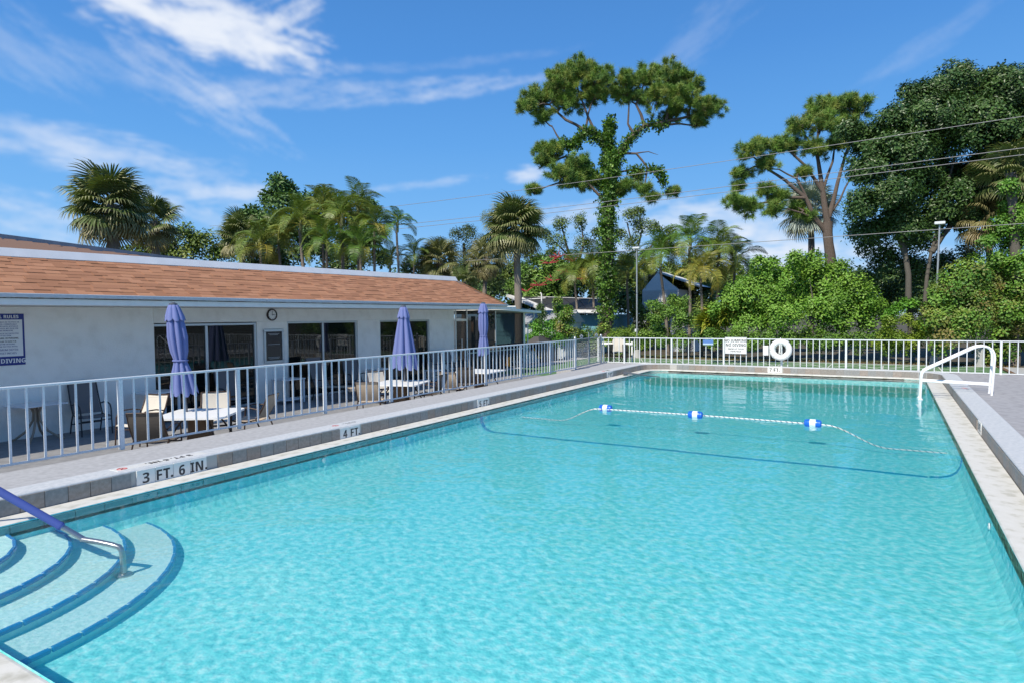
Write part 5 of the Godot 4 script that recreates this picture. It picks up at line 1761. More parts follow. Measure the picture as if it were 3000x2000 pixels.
func fan_palm(label: String, base: Vector3, neck: Vector3, size: float, count: int, tone: float, skirt: float, tr: float) -> void:
	var t := thing("fan_palm", label, "palm tree", Vector3(base.x, -.45, base.z), 0.0, "fan palms beyond the pool")
	var top := neck - t.position
	var foot := Vector3(0, 0, 0)
	var pts := []
	var rad := []
	for i in 13:
		var u := i / 12.0
		pts.append(foot.lerp(top, u) + Vector3(sin(u * 3.0) * .08, 0, cos(u * 2.0) * .05 - .05))
		rad.append(tr * (1.15 - .25 * u) * (1.0 + .04 * sin(i * 2.4)) * (1.25 if i >= 11 else 1.0))
	put("trunk", MB.new().tube(pts, rad, 10), M.palm_bark, t)
	var silver := label.begins_with("silvery")
	for i in count:
		var u := (i + .5) / count
		# young fronds stand up, old ones hang
		var pitch := deg_to_rad(lerpf(82.0, -62.0 if skirt > .55 else -44.0, pow(u, .92)) + rf(-9, 9))
		var yaw := i * 2.399 + rf(-.3, .3)
		var age := 0.0
		if u > .80:
			age = skirt * (.45 if u < .9 else 1.0)
		var tn: float = clampf(snappedf(tone * .6 + age, .25), 0.0, 1.0)
		if silver:
			tn = -.01
		var o := put("frond", frond_mesh("fan", size, tn, 1 + i % 3), M.frond, t)
		var s := rf(.85, 1.1)
		o.transform = Transform3D((Basis(Vector3.UP, yaw) * Basis(Vector3(1, 0, 0), -pitch) * Basis(Vector3(0, 0, 1), rf(-.35, .35))).scaled(Vector3.ONE * s), top + Vector3(rf(-.05, .05), rf(-.12, .12) - .25 * u, rf(-.05, .05)))
	if label.begins_with("tall cabbage palm"):
		for s in [-1.0, 1.0]:
			var rows := []
			for i in 260:
				rows.append([top + Vector3(s * 1.25, .55, .35 - s * .3) + ball() * Vector3(.55, .45, .5), Vector3(s * .5, rf(-.2, 1), .3), rf(.6, 1.0), pick([Color(.26, .30, .04), Color(.32, .34, .06)])])
			spread("flower_plume", t, sprig(12, .07, .02, .16, .2, 8), M.leaf, rows)


# one feather frond: an arching rib along +Z with paired leaflets
func feather_frond(l: float, tone: Color, sd: int) -> ArrayMesh:
	var r := RandomNumberGenerator.new()
	r.seed = sd * 7
	var m := MB.new()
	var rib := []
	var rad := []
	var bend := .75 + .22 * sd
	for i in 13:
		var u := i / 12.0
		var a := bend * u * 1.35
		rib.append(Vector3(0, l * (u * .42 - .62 * u * u * bend), l * (sin(a) / maxf(bend * 1.35, .01))))
		rad.append(lerpf(.024, .005, u))
	m.tint(tone * Color(1.5, 1.2, .9))
	m.tube(rib, rad, 4, false)
	var n := 34
	for i in n:
		var u := .14 + .86 * i / float(n - 1)
		var k := mini(int(u * 12.0), 11)
		var at: Vector3 = rib[k].lerp(rib[k + 1], u * 12.0 - k)
		var t: Vector3 = (rib[k + 1] - rib[k]).normalized()
		var ll: float = l * .235 * sin(clampf(.25 + u * .78, 0, 1) * PI) + l * .07
		for s in [-1.0, 1.0]:
			var d := (Vector3(s, .30, 0) + t * .55 + Vector3(0, r.randf_range(-.15, .1), 0)).normalized()
			var w := t * l * .0085
			var c := r.randf_range(.75, 1.22)
			m.tint(tone * Color(c, c, c))
			var mid := at + d * ll * .55
			var tip := at + d * ll * .95 - Vector3(0, ll * .38, 0)
			m.quad(at - w * .6, at + w * .6, mid + w, mid - w)
			m.tri(mid - w, mid + w, tip)
	return m.mesh()


func feather_palm(label: String, base: Vector3, neck: Vector3, l: float, count: int, tone: float, tr: float) -> void:
	var t := thing("feather_palm", label, "palm tree", Vector3(base.x, -.45, base.z), 0.0, "feather palms beyond the pool")
	var top := neck - t.position
	var pts := []
	var rad := []
	for i in 11:
		var u := i / 10.0
		pts.append(Vector3.ZERO.lerp(top, u) + Vector3(sin(u * 4.0) * .06, 0, sin(u * 2.5) * .06))
		rad.append(tr * (1.15 - .3 * u) * (1.0 + .03 * sin(i * 3.1)))
	put("trunk", MB.new().tube(pts, rad, 8), M.palm_bark, t)
	put("crown_shaft", MB.new().tube([top - Vector3(0, .1, 0), top + Vector3(0, .3, 0), top + Vector3(.02, .6, 0)], [tr * .95, tr * 1.1, tr * .5], 8), M.shaft, t)
	for i in count:
		var u := (i + .5) / count
		var pitch := deg_to_rad(lerpf(74.0, -28.0, u) + rf(-8, 8))
		var yaw := i * 2.399 + rf(-.35, .35)
		var tn := tone
		if u > .78:
			tn = tone + rf(.2, .6)
		elif R.randf() < .15:
			tn = tone + .25
		tn = snappedf(clampf(tn, 0, 1), .2)
		var o := put("frond", frond_mesh("feather", l, tn, 1 + i % 3), M.frond, t)
		var s := rf(.82, 1.1)
		o.transform = Transform3D((Basis(Vector3.UP, yaw) * Basis(Vector3(1, 0, 0), -pitch) * Basis(Vector3(0, 0, 1), rf(-.25, .25))).scaled(Vector3.ONE * s), top + Vector3(0, .35, 0))


func plants() -> void:
	M.flower = mat(lin(.42, .05, .06), .7)
	M.shaft = grain([lin(.13, .17, .05), lin(.22, .24, .09), lin(.26, .2, .08)], .5, .03, .6, .0, .1, 140)
	pines()
	broad_trees()
	shrubs()
	palms()


# --- generated coordinates, in metres
func pines() -> void:
	pine("tall vine clad pine with a forked flat topped crown, centre of the view", "pine tree", "pines behind the hedge", 1.0, [Vector4(-17.1, 17.0, -36.4, 1.31), Vector4(-17.9, 16.1, -35.7, 1.20), Vector4(-15.7, 16.5, -36.7, 1.04), Vector4(-19.3, 15.6, -35.6, 1.20), Vector4(-19.5, 14.9, -34.3, 0.66), Vector4(-17.6, 15.3, -36.0, 1.09), Vector4(-16.5, 15.8, -37.3, 0.93), Vector4(-16.6, 17.2, -36.3, 0.66), Vector4(-18.3, 16.9, -35.8, 0.60), Vector4(-18.9, 14.4, -35.4, 0.60), Vector4(-15.4, 15.7, -36.9, 0.68), Vector4(-14.3, 16.4, -37.9, 0.88), Vector4(-13.5, 16.8, -38.9, 1.09), Vector4(-12.3, 16.8, -39.3, 1.26), Vector4(-11.2, 16.3, -40.3, 1.09), Vector4(-11.4, 15.2, -39.2, 1.20), Vector4(-12.7, 15.4, -38.6, 1.15), Vector4(-10.3, 14.8, -39.9, 0.98), Vector4(-9.7, 14.8, -40.8, 0.71), Vector4(-14.2, 15.7, -38.6, 0.77), Vector4(-10.6, 14.1, -40.3, 0.71), Vector4(-12.0, 14.5, -39.7, 0.77), Vector4(-14.7, 15.8, -37.7, 0.60), Vector4(-18.7, 11.7, -35.5, 0.88), Vector4(-17.6, 10.7, -35.3, 1.04), Vector4(-16.8, 11.2, -36.1, 0.88), Vector4(-19.4, 9.8, -34.9, 0.49), Vector4(-16.4, 10.3, -36.8, 0.77), Vector4(-18.9, 12.3, -35.1, 0.55), Vector4(-16.9, 10.1, -35.7, 0.66), Vector4(-18.1, 12.3, -35.3, 0.66), Vector4(-14.2, 9.9, -37.5, 0.55), Vector4(-13.3, 9.7, -38.1, 0.49), Vector4(-11.8, 9.7, -39.6, 0.47), Vector4(-12.8, 9.2, -38.3, 0.36), Vector4(-13.9, 10.7, -38.5, 0.38), Vector4(-14.8, 9.8, -37.9, 0.44)], [[[Vector3(-15.32, 0.56, -36.75), Vector3(-15.28, 2.61, -36.87), Vector3(-15.30, 6.44, -37.03), Vector3(-15.30, 8.90, -37.14), Vector3(-15.21, 10.81, -37.29), Vector3(-15.10, 11.77, -37.39)], 0.34, 0.27], [[Vector3(-15.10, 11.63, -37.39), Vector3(-15.39, 12.73, -37.26), Vector3(-15.93, 13.23, -36.95), Vector3(-16.57, 13.56, -36.59), Vector3(-17.63, 14.26, -35.97), Vector3(-18.53, 15.23, -35.47)], 0.20, 0.05], [[Vector3(-16.57, 13.51, -36.58), Vector3(-17.19, 12.61, -36.17), Vector3(-17.85, 12.81, -35.78), Vector3(-18.38, 13.86, -35.51)], 0.12, 0.04], [[Vector3(-15.93, 13.23, -36.95), Vector3(-16.42, 14.38, -36.72), Vector3(-16.95, 15.89, -36.46), Vector3(-17.15, 16.85, -36.39)], 0.10, 0.04], [[Vector3(-16.57, 13.56, -36.59), Vector3(-16.47, 14.60, -36.70), Vector3(-16.13, 15.61, -36.95)], 0.08, 0.03], [[Vector3(-15.17, 11.58, -37.34), Vector3(-15.37, 12.73, -37.28), Vector3(-15.35, 13.55, -37.32), Vector3(-15.22, 14.15, -37.43)], 0.16, 0.06], [[Vector3(-15.31, 9.72, -37.17), Vector3(-16.43, 11.24, -36.57), Vector3(-17.61, 11.94, -35.89), Vector3(-18.49, 11.62, -35.33)], 0.13, 0.04], [[Vector3(-15.32, 8.90, -37.13), Vector3(-16.65, 10.56, -36.40), Vector3(-17.94, 10.30, -35.61), Vector3(-19.34, 9.77, -34.74)], 0.10, 0.03], [[Vector3(-16.65, 10.56, -36.40), Vector3(-17.13, 11.38, -36.15), Vector3(-17.60, 10.98, -35.85)], 0.07, 0.03], [[Vector3(-15.07, 11.69, -37.41), Vector3(-14.52, 12.45, -37.77), Vector3(-14.15, 13.04, -38.02), Vector3(-13.41, 13.80, -38.51), Vector3(-12.25, 14.06, -39.22), Vector3(-11.08, 14.37, -39.94), Vector3(-9.79, 14.52, -40.73)], 0.22, 0.05], [[Vector3(-13.41, 13.80, -38.51), Vector3(-13.85, 15.17, -38.30), Vector3(-13.44, 16.53, -38.61)], 0.10, 0.04], [[Vector3(-12.25, 14.06, -39.22), Vector3(-12.02, 15.29, -39.41), Vector3(-12.16, 16.52, -39.39)], 0.10, 0.04], [[Vector3(-12.95, 13.90, -38.79), Vector3(-11.54, 13.91, -39.64), Vector3(-10.60, 13.77, -40.20)], 0.09, 0.03], [[Vector3(-13.99, 13.40, -38.14), Vector3(-14.30, 13.95, -37.97), Vector3(-14.25, 15.18, -38.06), Vector3(-14.38, 16.13, -38.03)], 0.09, 0.03], [[Vector3(-11.08, 14.37, -39.94), Vector3(-10.86, 15.55, -40.13), Vector3(-10.98, 16.09, -40.08)], 0.06, 0.03], [[Vector3(-14.80, 12.12, -37.59), Vector3(-13.82, 12.11, -38.19), Vector3(-13.20, 11.20, -38.52), Vector3(-13.33, 10.24, -38.40), Vector3(-13.60, 9.70, -38.21)], 0.09, 0.03], [[Vector3(-13.82, 12.11, -38.19), Vector3(-13.16, 12.21, -38.59), Vector3(-12.64, 11.99, -38.89)], 0.05, 0.01], [[Vector3(-13.20, 11.20, -38.52), Vector3(-12.79, 10.78, -38.74), Vector3(-12.43, 9.96, -38.93), Vector3(-11.73, 9.68, -39.34)], 0.05, 0.02], [[Vector3(-15.14, 10.81, -37.33), Vector3(-14.32, 11.02, -37.83), Vector3(-13.19, 10.93, -38.51)], 0.08, 0.03], [[Vector3(-15.23, 9.17, -37.20), Vector3(-14.31, 9.98, -37.79), Vector3(-13.61, 10.66, -38.24)], 0.06, 0.03]])
	ivy_up([Vector3(-15.27, 1.47, -36.71), Vector3(-15.28, 4.25, -36.83), Vector3(-15.26, 6.43, -36.94), Vector3(-15.26, 8.61, -37.04), Vector3(-15.21, 10.25, -37.14), Vector3(-15.13, 11.47, -37.25), Vector3(-15.04, 11.83, -37.32)], 1400, .75)
	ivy_up([Vector3(-15.10, 11.63, -37.39), Vector3(-15.39, 12.73, -37.26), Vector3(-15.93, 13.23, -36.95), Vector3(-16.57, 13.56, -36.59), Vector3(-17.19, 12.61, -36.17), Vector3(-17.85, 12.81, -35.78)], 420, .38)
	ivy_up([Vector3(-15.17, 11.58, -37.34), Vector3(-15.37, 12.73, -37.28), Vector3(-15.35, 13.55, -37.32), Vector3(-15.22, 14.15, -37.43)], 380, .36)
	ivy_up([Vector3(-15.07, 11.69, -37.41), Vector3(-14.52, 12.45, -37.77), Vector3(-14.15, 13.04, -38.02), Vector3(-13.41, 13.80, -38.51), Vector3(-12.24, 13.92, -39.22)], 200, .28)
	ivy_up([Vector3(-15.31, 9.72, -37.17), Vector3(-16.43, 11.24, -36.57), Vector3(-17.13, 11.38, -36.15)], 260, .36)
	ivy_up([Vector3(-14.32, 11.02, -37.83), Vector3(-13.20, 11.12, -38.52), Vector3(-12.44, 10.92, -38.96), Vector3(-12.32, 10.10, -39.00)], 130, .22)
	pine("open crowned pine with bare spreading limbs beside the big dark tree", "pine tree", "pines behind the hedge", .8, [Vector4(-3.5, 12.9, -38.3, 0.75), Vector4(-2.6, 13.1, -39.0, 0.85), Vector4(-1.7, 13.0, -39.1, 0.85), Vector4(-4.2, 11.9, -37.1, 0.75), Vector4(-3.0, 11.9, -37.7, 0.85), Vector4(-2.1, 11.8, -38.9, 0.80), Vector4(-5.2, 10.9, -36.5, 0.61), Vector4(-4.7, 11.0, -37.4, 0.61), Vector4(-6.4, 10.6, -35.7, 0.80), Vector4(-7.1, 9.6, -36.0, 0.52), Vector4(-5.8, 9.9, -36.2, 0.52), Vector4(-7.2, 7.9, -35.0, 0.56), Vector4(-6.6, 7.6, -35.6, 0.61), Vector4(-5.2, 8.1, -36.7, 0.47), Vector4(-5.9, 8.6, -36.4, 0.47), Vector4(-5.5, 7.5, -36.5, 0.52), Vector4(-3.6, 10.7, -37.5, 0.61), Vector4(-2.7, 10.9, -38.4, 0.61), Vector4(-1.5, 11.4, -39.7, 0.66), Vector4(-4.2, 9.5, -37.5, 0.38), Vector4(-7.3, 8.8, -36.1, 0.33), Vector4(-6.0, 11.0, -35.9, 0.38), Vector4(-4.5, 7.7, -37.7, 0.47), Vector4(-4.0, 7.2, -37.9, 0.42)], [[[Vector3(-2.73, 2.39, -38.02), Vector3(-2.83, 4.27, -38.05), Vector3(-2.91, 5.68, -38.06), Vector3(-2.98, 6.86, -38.07)], 0.30, 0.24], [[Vector3(-2.91, 6.04, -38.08), Vector3(-3.63, 7.10, -37.69), Vector3(-4.04, 8.17, -37.49), Vector3(-4.96, 9.12, -36.98), Vector3(-5.87, 9.84, -36.46), Vector3(-6.49, 10.43, -36.11)], 0.15, 0.04], [[Vector3(-4.04, 8.17, -37.49), Vector3(-5.05, 8.18, -36.88), Vector3(-6.26, 7.84, -36.13), Vector3(-7.26, 7.85, -35.53)], 0.09, 0.03], [[Vector3(-2.98, 6.81, -38.07), Vector3(-3.24, 8.51, -37.99), Vector3(-3.55, 10.63, -37.90), Vector3(-3.39, 12.51, -38.08)], 0.18, 0.04], [[Vector3(-3.24, 8.51, -37.99), Vector3(-4.06, 9.93, -37.56), Vector3(-5.08, 11.00, -36.99), Vector3(-5.49, 11.12, -36.75)], 0.10, 0.03], [[Vector3(-2.94, 7.10, -38.10), Vector3(-2.54, 8.97, -38.43), Vector3(-2.16, 10.61, -38.74), Vector3(-1.57, 12.61, -39.18)], 0.14, 0.03], [[Vector3(-3.55, 10.63, -37.90), Vector3(-4.08, 11.58, -37.62), Vector3(-4.29, 12.05, -37.52)], 0.07, 0.03], [[Vector3(-3.24, 8.51, -37.99), Vector3(-2.76, 10.15, -38.36), Vector3(-2.67, 11.80, -38.48)], 0.09, 0.03], [[Vector3(-3.63, 7.10, -37.69), Vector3(-4.84, 7.59, -36.98), Vector3(-5.65, 7.60, -36.49)], 0.06, 0.02], [[Vector3(-3.84, 7.81, -37.60), Vector3(-4.46, 9.23, -37.28), Vector3(-5.27, 9.71, -36.82), Vector3(-6.08, 9.84, -36.33)], 0.07, 0.02], [[Vector3(-3.02, 7.10, -38.06), Vector3(-2.43, 8.03, -38.46), Vector3(-1.84, 9.43, -38.88)], 0.08, 0.03]])


func broad_trees() -> void:
	leafy("huge dark glossy leaved tree filling the upper right of the view", "tree", "", "dark", 7.5, .36, [Vector4(-1.2, 10.2, -35.5, 1.25), Vector4(-0.1, 10.8, -35.3, 1.32), Vector4(1.0, 12.1, -37.1, 1.32), Vector4(2.3, 12.8, -38.1, 1.44), Vector4(3.6, 12.4, -38.3, 1.44), Vector4(4.7, 11.7, -36.5, 1.56), Vector4(-0.9, 8.4, -33.9, 1.32), Vector4(0.5, 9.1, -34.3, 1.56), Vector4(2.1, 10.3, -37.4, 1.73), Vector4(3.5, 10.0, -35.9, 1.73), Vector4(5.0, 9.8, -36.9, 1.69), Vector4(-1.1, 6.9, -33.2, 1.09), Vector4(0.2, 7.3, -33.8, 1.32), Vector4(1.6, 8.3, -37.4, 1.56), Vector4(3.3, 8.5, -38.6, 1.56), Vector4(4.5, 7.5, -37.1, 1.56), Vector4(-1.1, 5.7, -34.7, 1.09), Vector4(0.4, 5.8, -34.9, 1.09), Vector4(1.8, 6.4, -36.0, 1.32), Vector4(2.9, 6.3, -36.2, 1.21), Vector4(6.2, 11.6, -39.4, 1.93), Vector4(6.4, 8.5, -37.5, 2.18), Vector4(7.9, 10.1, -38.4, 2.43), Vector4(6.9, 6.3, -39.1, 1.93), Vector4(1.5, 10.9, -35.1, 1.21), Vector4(-0.4, 9.5, -34.6, 1.09), Vector4(-1.8, 10.7, -34.7, 0.68), Vector4(2.7, 12.7, -35.9, 0.72), Vector4(4.0, 12.6, -36.8, 0.72), Vector4(0.5, 10.1, -36.1, 1.23), Vector4(2.2, 10.8, -35.1, 1.23), Vector4(3.6, 11.1, -36.5, 1.23), Vector4(5.0, 11.3, -39.1, 1.23), Vector4(1.0, 8.1, -35.8, 1.23), Vector4(2.6, 7.1, -35.6, 1.23), Vector4(4.0, 8.6, -36.1, 1.23), Vector4(5.3, 9.1, -37.4, 1.44), Vector4(0.2, 6.3, -34.5, 1.03), Vector4(3.6, 6.9, -37.8, 1.13), Vector4(6.0, 13.0, -40.3, 1.44), Vector4(4.4, 12.9, -38.4, 1.03)], [[[Vector3(0.86, 0.23, -35.07), Vector3(0.71, 2.70, -35.09), Vector3(0.54, 4.76, -35.08), Vector3(0.43, 6.81, -35.11), Vector3(0.67, 8.86, -35.34), Vector3(1.18, 10.50, -35.73)], 0.15, 0.06], [[Vector3(0.54, 4.76, -35.08), Vector3(-0.18, 6.82, -34.73), Vector3(-0.73, 8.47, -34.48)], 0.16, 0.05], [[Vector3(1.56, 0.23, -35.49), Vector3(1.36, 2.49, -35.47), Vector3(1.60, 4.74, -35.72), Vector3(2.10, 7.41, -36.14), Vector3(2.60, 10.07, -36.56)], 0.11, 0.05], [[Vector3(1.60, 4.74, -35.72), Vector3(2.64, 6.37, -36.42), Vector3(3.67, 8.00, -37.12)], 0.15, 0.05]])
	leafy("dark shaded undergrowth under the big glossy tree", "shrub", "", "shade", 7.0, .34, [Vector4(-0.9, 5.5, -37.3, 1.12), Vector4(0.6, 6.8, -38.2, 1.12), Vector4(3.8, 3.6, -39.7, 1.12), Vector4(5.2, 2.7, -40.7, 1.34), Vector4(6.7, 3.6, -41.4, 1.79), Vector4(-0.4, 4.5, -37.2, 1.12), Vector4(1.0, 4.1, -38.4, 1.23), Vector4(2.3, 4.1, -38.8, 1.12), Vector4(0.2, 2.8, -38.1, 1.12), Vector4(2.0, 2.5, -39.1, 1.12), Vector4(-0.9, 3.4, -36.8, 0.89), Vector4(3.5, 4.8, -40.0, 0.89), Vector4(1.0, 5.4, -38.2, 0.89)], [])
	leafy("large bright lime green maple leaved shrub behind the far fence", "shrub", "", "lime", 10.0, .34, [Vector4(-6.5, 2.6, -32.9, 1.29), Vector4(-5.8, 3.5, -33.7, 1.10), Vector4(-4.9, 3.7, -34.7, 1.21), Vector4(-3.8, 4.1, -35.6, 1.14), Vector4(-2.8, 3.5, -35.9, 1.25), Vector4(-1.6, 2.8, -35.3, 1.25), Vector4(-0.9, 2.2, -36.5, 0.90), Vector4(-6.1, 1.5, -32.9, 1.10), Vector4(-4.5, 1.7, -33.0, 1.29), Vector4(-3.1, 1.7, -35.2, 1.29), Vector4(-1.8, 1.5, -35.8, 1.29), Vector4(-3.8, 2.6, -35.7, 1.38), Vector4(-5.3, 2.4, -33.3, 1.38), Vector4(-7.5, 1.9, -33.0, 0.86), Vector4(-2.2, 4.1, -35.7, 0.55), Vector4(-4.1, 4.5, -33.9, 0.55), Vector4(-3.4, 4.6, -35.4, 0.50), Vector4(-5.2, 4.3, -33.6, 0.50), Vector4(-2.4, 2.6, -35.6, 1.12), Vector4(-0.6, 1.4, -35.8, 0.88), Vector4(-5.7, 4.4, -32.9, 0.35), Vector4(-6.4, 3.5, -33.8, 0.55)], [[[Vector3(-4.62, 0.19, -34.09), Vector3(-4.83, 1.73, -34.03), Vector3(-5.41, 3.27, -33.75)], 0.08, 0.02], [[Vector3(-3.31, 0.17, -34.88), Vector3(-3.33, 1.93, -34.95), Vector3(-3.54, 3.68, -34.90)], 0.09, 0.02], [[Vector3(-2.18, 0.16, -35.56), Vector3(-2.01, 1.69, -35.73), Vector3(-1.84, 2.79, -35.89)], 0.08, 0.02]])
	leafy("broad yellow green vine covered mound behind the right end of the fence", "shrub", "", "vine", 12.0, .30, [Vector4(2.0, 2.4, -32.8, 0.97), Vector4(2.7, 3.2, -32.6, 1.07), Vector4(3.8, 3.4, -34.3, 1.16), Vector4(4.6, 3.3, -34.1, 1.27), Vector4(1.8, 1.5, -32.3, 0.97), Vector4(2.9, 1.9, -32.9, 1.27), Vector4(4.2, 1.9, -33.9, 1.27), Vector4(2.4, 0.8, -32.4, 1.07), Vector4(3.9, 0.6, -34.1, 1.22), Vector4(5.0, 1.1, -35.4, 1.27), Vector4(6.2, 2.6, -35.6, 1.88), Vector4(7.2, 2.2, -34.2, 2.10), Vector4(6.6, 0.9, -36.0, 1.63), Vector4(8.6, 2.3, -34.9, 2.34), Vector4(1.6, 2.0, -32.5, 0.58)], [])
	leafy("vine curtain hanging over the palm at the right edge", "vine", "", "vinedark", 11.0, .28, [Vector4(4.4, 6.4, -34.2, 0.70), Vector4(4.1, 5.3, -33.7, 0.84), Vector4(4.7, 4.7, -34.3, 0.84), Vector4(3.8, 4.2, -33.6, 0.62), Vector4(4.7, 5.7, -33.7, 0.84), Vector4(4.2, 7.1, -33.3, 0.37), Vector4(3.5, 4.8, -33.1, 0.48), Vector4(5.4, 6.4, -34.6, 1.01), Vector4(5.4, 4.7, -33.9, 1.10), Vector4(4.5, 3.8, -33.5, 0.73)], [[[Vector3(4.50, 3.30, -33.66), Vector3(4.40, 5.50, -33.70), Vector3(4.25, 7.33, -33.69)], 0.20, 0.16]])
	leafy("tall dark rounded leaf tree rising over the areca palms", "tree", "trees beyond the clubhouse", "mid", 4.5, .62, [Vector4(-38.6, 11.8, -30.9, 0.77), Vector4(-39.6, 10.7, -30.7, 0.77), Vector4(-37.7, 10.2, -30.6, 1.15), Vector4(-36.6, 10.2, -31.6, 1.02), Vector4(-40.4, 9.7, -30.0, 0.64), Vector4(-39.3, 8.8, -30.6, 1.28), Vector4(-37.0, 8.6, -31.1, 1.15), Vector4(-40.4, 9.3, -29.3, 0.42), Vector4(-35.7, 10.7, -32.3, 0.70), Vector4(-35.3, 10.3, -32.9, 0.64), Vector4(-38.5, 11.4, -31.4, 0.77), Vector4(-39.3, 8.4, -29.9, 0.96), Vector4(-38.4, 7.4, -30.3, 1.28), Vector4(-37.1, 7.5, -31.9, 1.28), Vector4(-34.4, 9.3, -33.2, 1.09), Vector4(-33.6, 9.0, -34.2, 0.96), Vector4(-36.3, 8.8, -33.1, 1.28), Vector4(-34.7, 7.8, -33.9, 1.28), Vector4(-32.7, 8.0, -34.6, 0.83), Vector4(-36.9, 9.3, -31.8, 0.96), Vector4(-34.7, 10.0, -32.7, 0.70), Vector4(-33.0, 10.0, -34.5, 0.45)], [[[Vector3(-38.50, 4.90, -30.65), Vector3(-38.39, 7.45, -30.83), Vector3(-38.55, 10.00, -30.84), Vector3(-38.57, 11.60, -30.91)], 0.25, 0.06], [[Vector3(-38.39, 7.45, -30.83), Vector3(-36.91, 9.98, -31.84), Vector3(-35.83, 10.77, -32.53)], 0.12, 0.04]])
	leafy("low mixed green trees behind the clubhouse between the two palm groups", "tree", "trees beyond the clubhouse", "olive", 4.5, .55, [Vector4(-42.2, 7.8, -25.7, 0.92), Vector4(-41.1, 7.3, -26.6, 0.98), Vector4(-43.9, 7.1, -25.6, 0.73), Vector4(-42.3, 6.7, -26.4, 0.86), Vector4(-40.5, 7.2, -27.8, 0.92), Vector4(-44.8, 6.6, -24.2, 0.86), Vector4(-46.2, 6.3, -23.8, 0.73), Vector4(-40.9, 6.4, -27.4, 0.86), Vector4(-39.0, 6.6, -28.1, 0.98), Vector4(-39.5, 7.7, -28.0, 0.61), Vector4(-43.6, 6.4, -25.8, 0.73), Vector4(-43.8, 6.5, -24.8, 0.67)], [])
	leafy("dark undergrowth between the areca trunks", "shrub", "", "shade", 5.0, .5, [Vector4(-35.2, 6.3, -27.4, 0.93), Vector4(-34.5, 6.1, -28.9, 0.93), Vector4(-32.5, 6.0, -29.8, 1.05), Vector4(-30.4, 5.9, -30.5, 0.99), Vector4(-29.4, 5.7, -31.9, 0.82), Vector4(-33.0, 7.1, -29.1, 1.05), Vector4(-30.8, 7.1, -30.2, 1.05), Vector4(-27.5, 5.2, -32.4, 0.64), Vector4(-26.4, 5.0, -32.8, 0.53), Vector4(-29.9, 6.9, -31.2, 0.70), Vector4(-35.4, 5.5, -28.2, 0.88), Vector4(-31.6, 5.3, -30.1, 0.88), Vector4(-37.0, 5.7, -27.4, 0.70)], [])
	leafy("dense dark oak behind the clubhouse's far end", "tree", "trees beyond the clubhouse", "oak", 6.0, .42, [Vector4(-25.9, 7.5, -35.5, 0.79), Vector4(-25.1, 7.6, -36.2, 0.67), Vector4(-26.4, 6.7, -35.3, 0.79), Vector4(-25.3, 6.4, -36.5, 0.98), Vector4(-25.6, 5.5, -35.7, 1.10), Vector4(-24.9, 4.9, -36.8, 1.10), Vector4(-26.4, 4.6, -35.7, 0.79), Vector4(-23.8, 4.2, -37.3, 0.86), Vector4(-24.5, 5.9, -37.2, 0.73), Vector4(-25.7, 8.0, -36.5, 0.43), Vector4(-27.4, 7.1, -35.6, 0.43), Vector4(-23.3, 5.5, -37.1, 0.67)], [[[Vector3(-25.43, 2.80, -36.12), Vector3(-25.59, 5.24, -36.14), Vector3(-25.74, 7.08, -36.13)], 0.25, 0.10]])
	leafy("thin crowned pale limbed tree left of the vine clad pine", "tree", "loose crowned trees far back", "loose", 3.2, .48, [Vector4(-24.3, 9.6, -48.5, 0.90), Vector4(-23.1, 10.1, -49.5, 0.82), Vector4(-24.5, 8.1, -48.1, 1.12), Vector4(-23.0, 8.2, -50.1, 1.12), Vector4(-23.8, 6.7, -49.2, 1.20), Vector4(-21.9, 6.2, -49.5, 0.97), Vector4(-25.9, 9.0, -48.4, 0.60), Vector4(-25.2, 7.1, -48.2, 0.75), Vector4(-21.6, 8.9, -50.2, 0.60)], [[[Vector3(-23.35, 2.91, -49.08), Vector3(-23.32, 5.90, -49.24), Vector3(-24.05, 8.16, -48.90), Vector3(-24.45, 9.85, -48.73)], 0.20, 0.05], [[Vector3(-23.32, 5.90, -49.24), Vector3(-22.76, 8.15, -49.67), Vector3(-22.94, 10.02, -49.65)], 0.14, 0.04], [[Vector3(-23.71, 7.03, -49.05), Vector3(-24.69, 8.17, -48.51), Vector3(-25.27, 8.74, -48.18)], 0.10, 0.03]])
	leafy("thin crowned pale limbed tree right of the vine clad pine", "tree", "loose crowned trees far back", "loose", 3.2, .48, [Vector4(-19.1, 10.3, -51.4, 0.75), Vector4(-18.6, 9.6, -52.2, 0.82), Vector4(-17.5, 9.2, -52.4, 0.90), Vector4(-19.2, 8.1, -51.6, 0.97), Vector4(-16.9, 8.0, -52.9, 0.82), Vector4(-16.3, 8.8, -53.3, 0.68), Vector4(-19.6, 6.2, -51.7, 0.97), Vector4(-18.1, 7.0, -53.0, 0.82), Vector4(-20.0, 8.8, -51.2, 0.60), Vector4(-16.5, 7.5, -53.6, 0.60), Vector4(-18.7, 10.7, -52.0, 0.45)], [[[Vector3(-18.78, 2.10, -51.81), Vector3(-18.72, 5.10, -51.98), Vector3(-18.84, 7.35, -52.01), Vector3(-19.57, 9.98, -51.68)], 0.20, 0.05], [[Vector3(-18.73, 5.85, -52.01), Vector3(-17.63, 8.08, -52.77), Vector3(-16.84, 9.01, -53.30)], 0.13, 0.04], [[Vector3(-18.84, 7.35, -52.01), Vector3(-18.44, 9.22, -52.33), Vector3(-18.62, 10.53, -52.29)], 0.10, 0.03]])
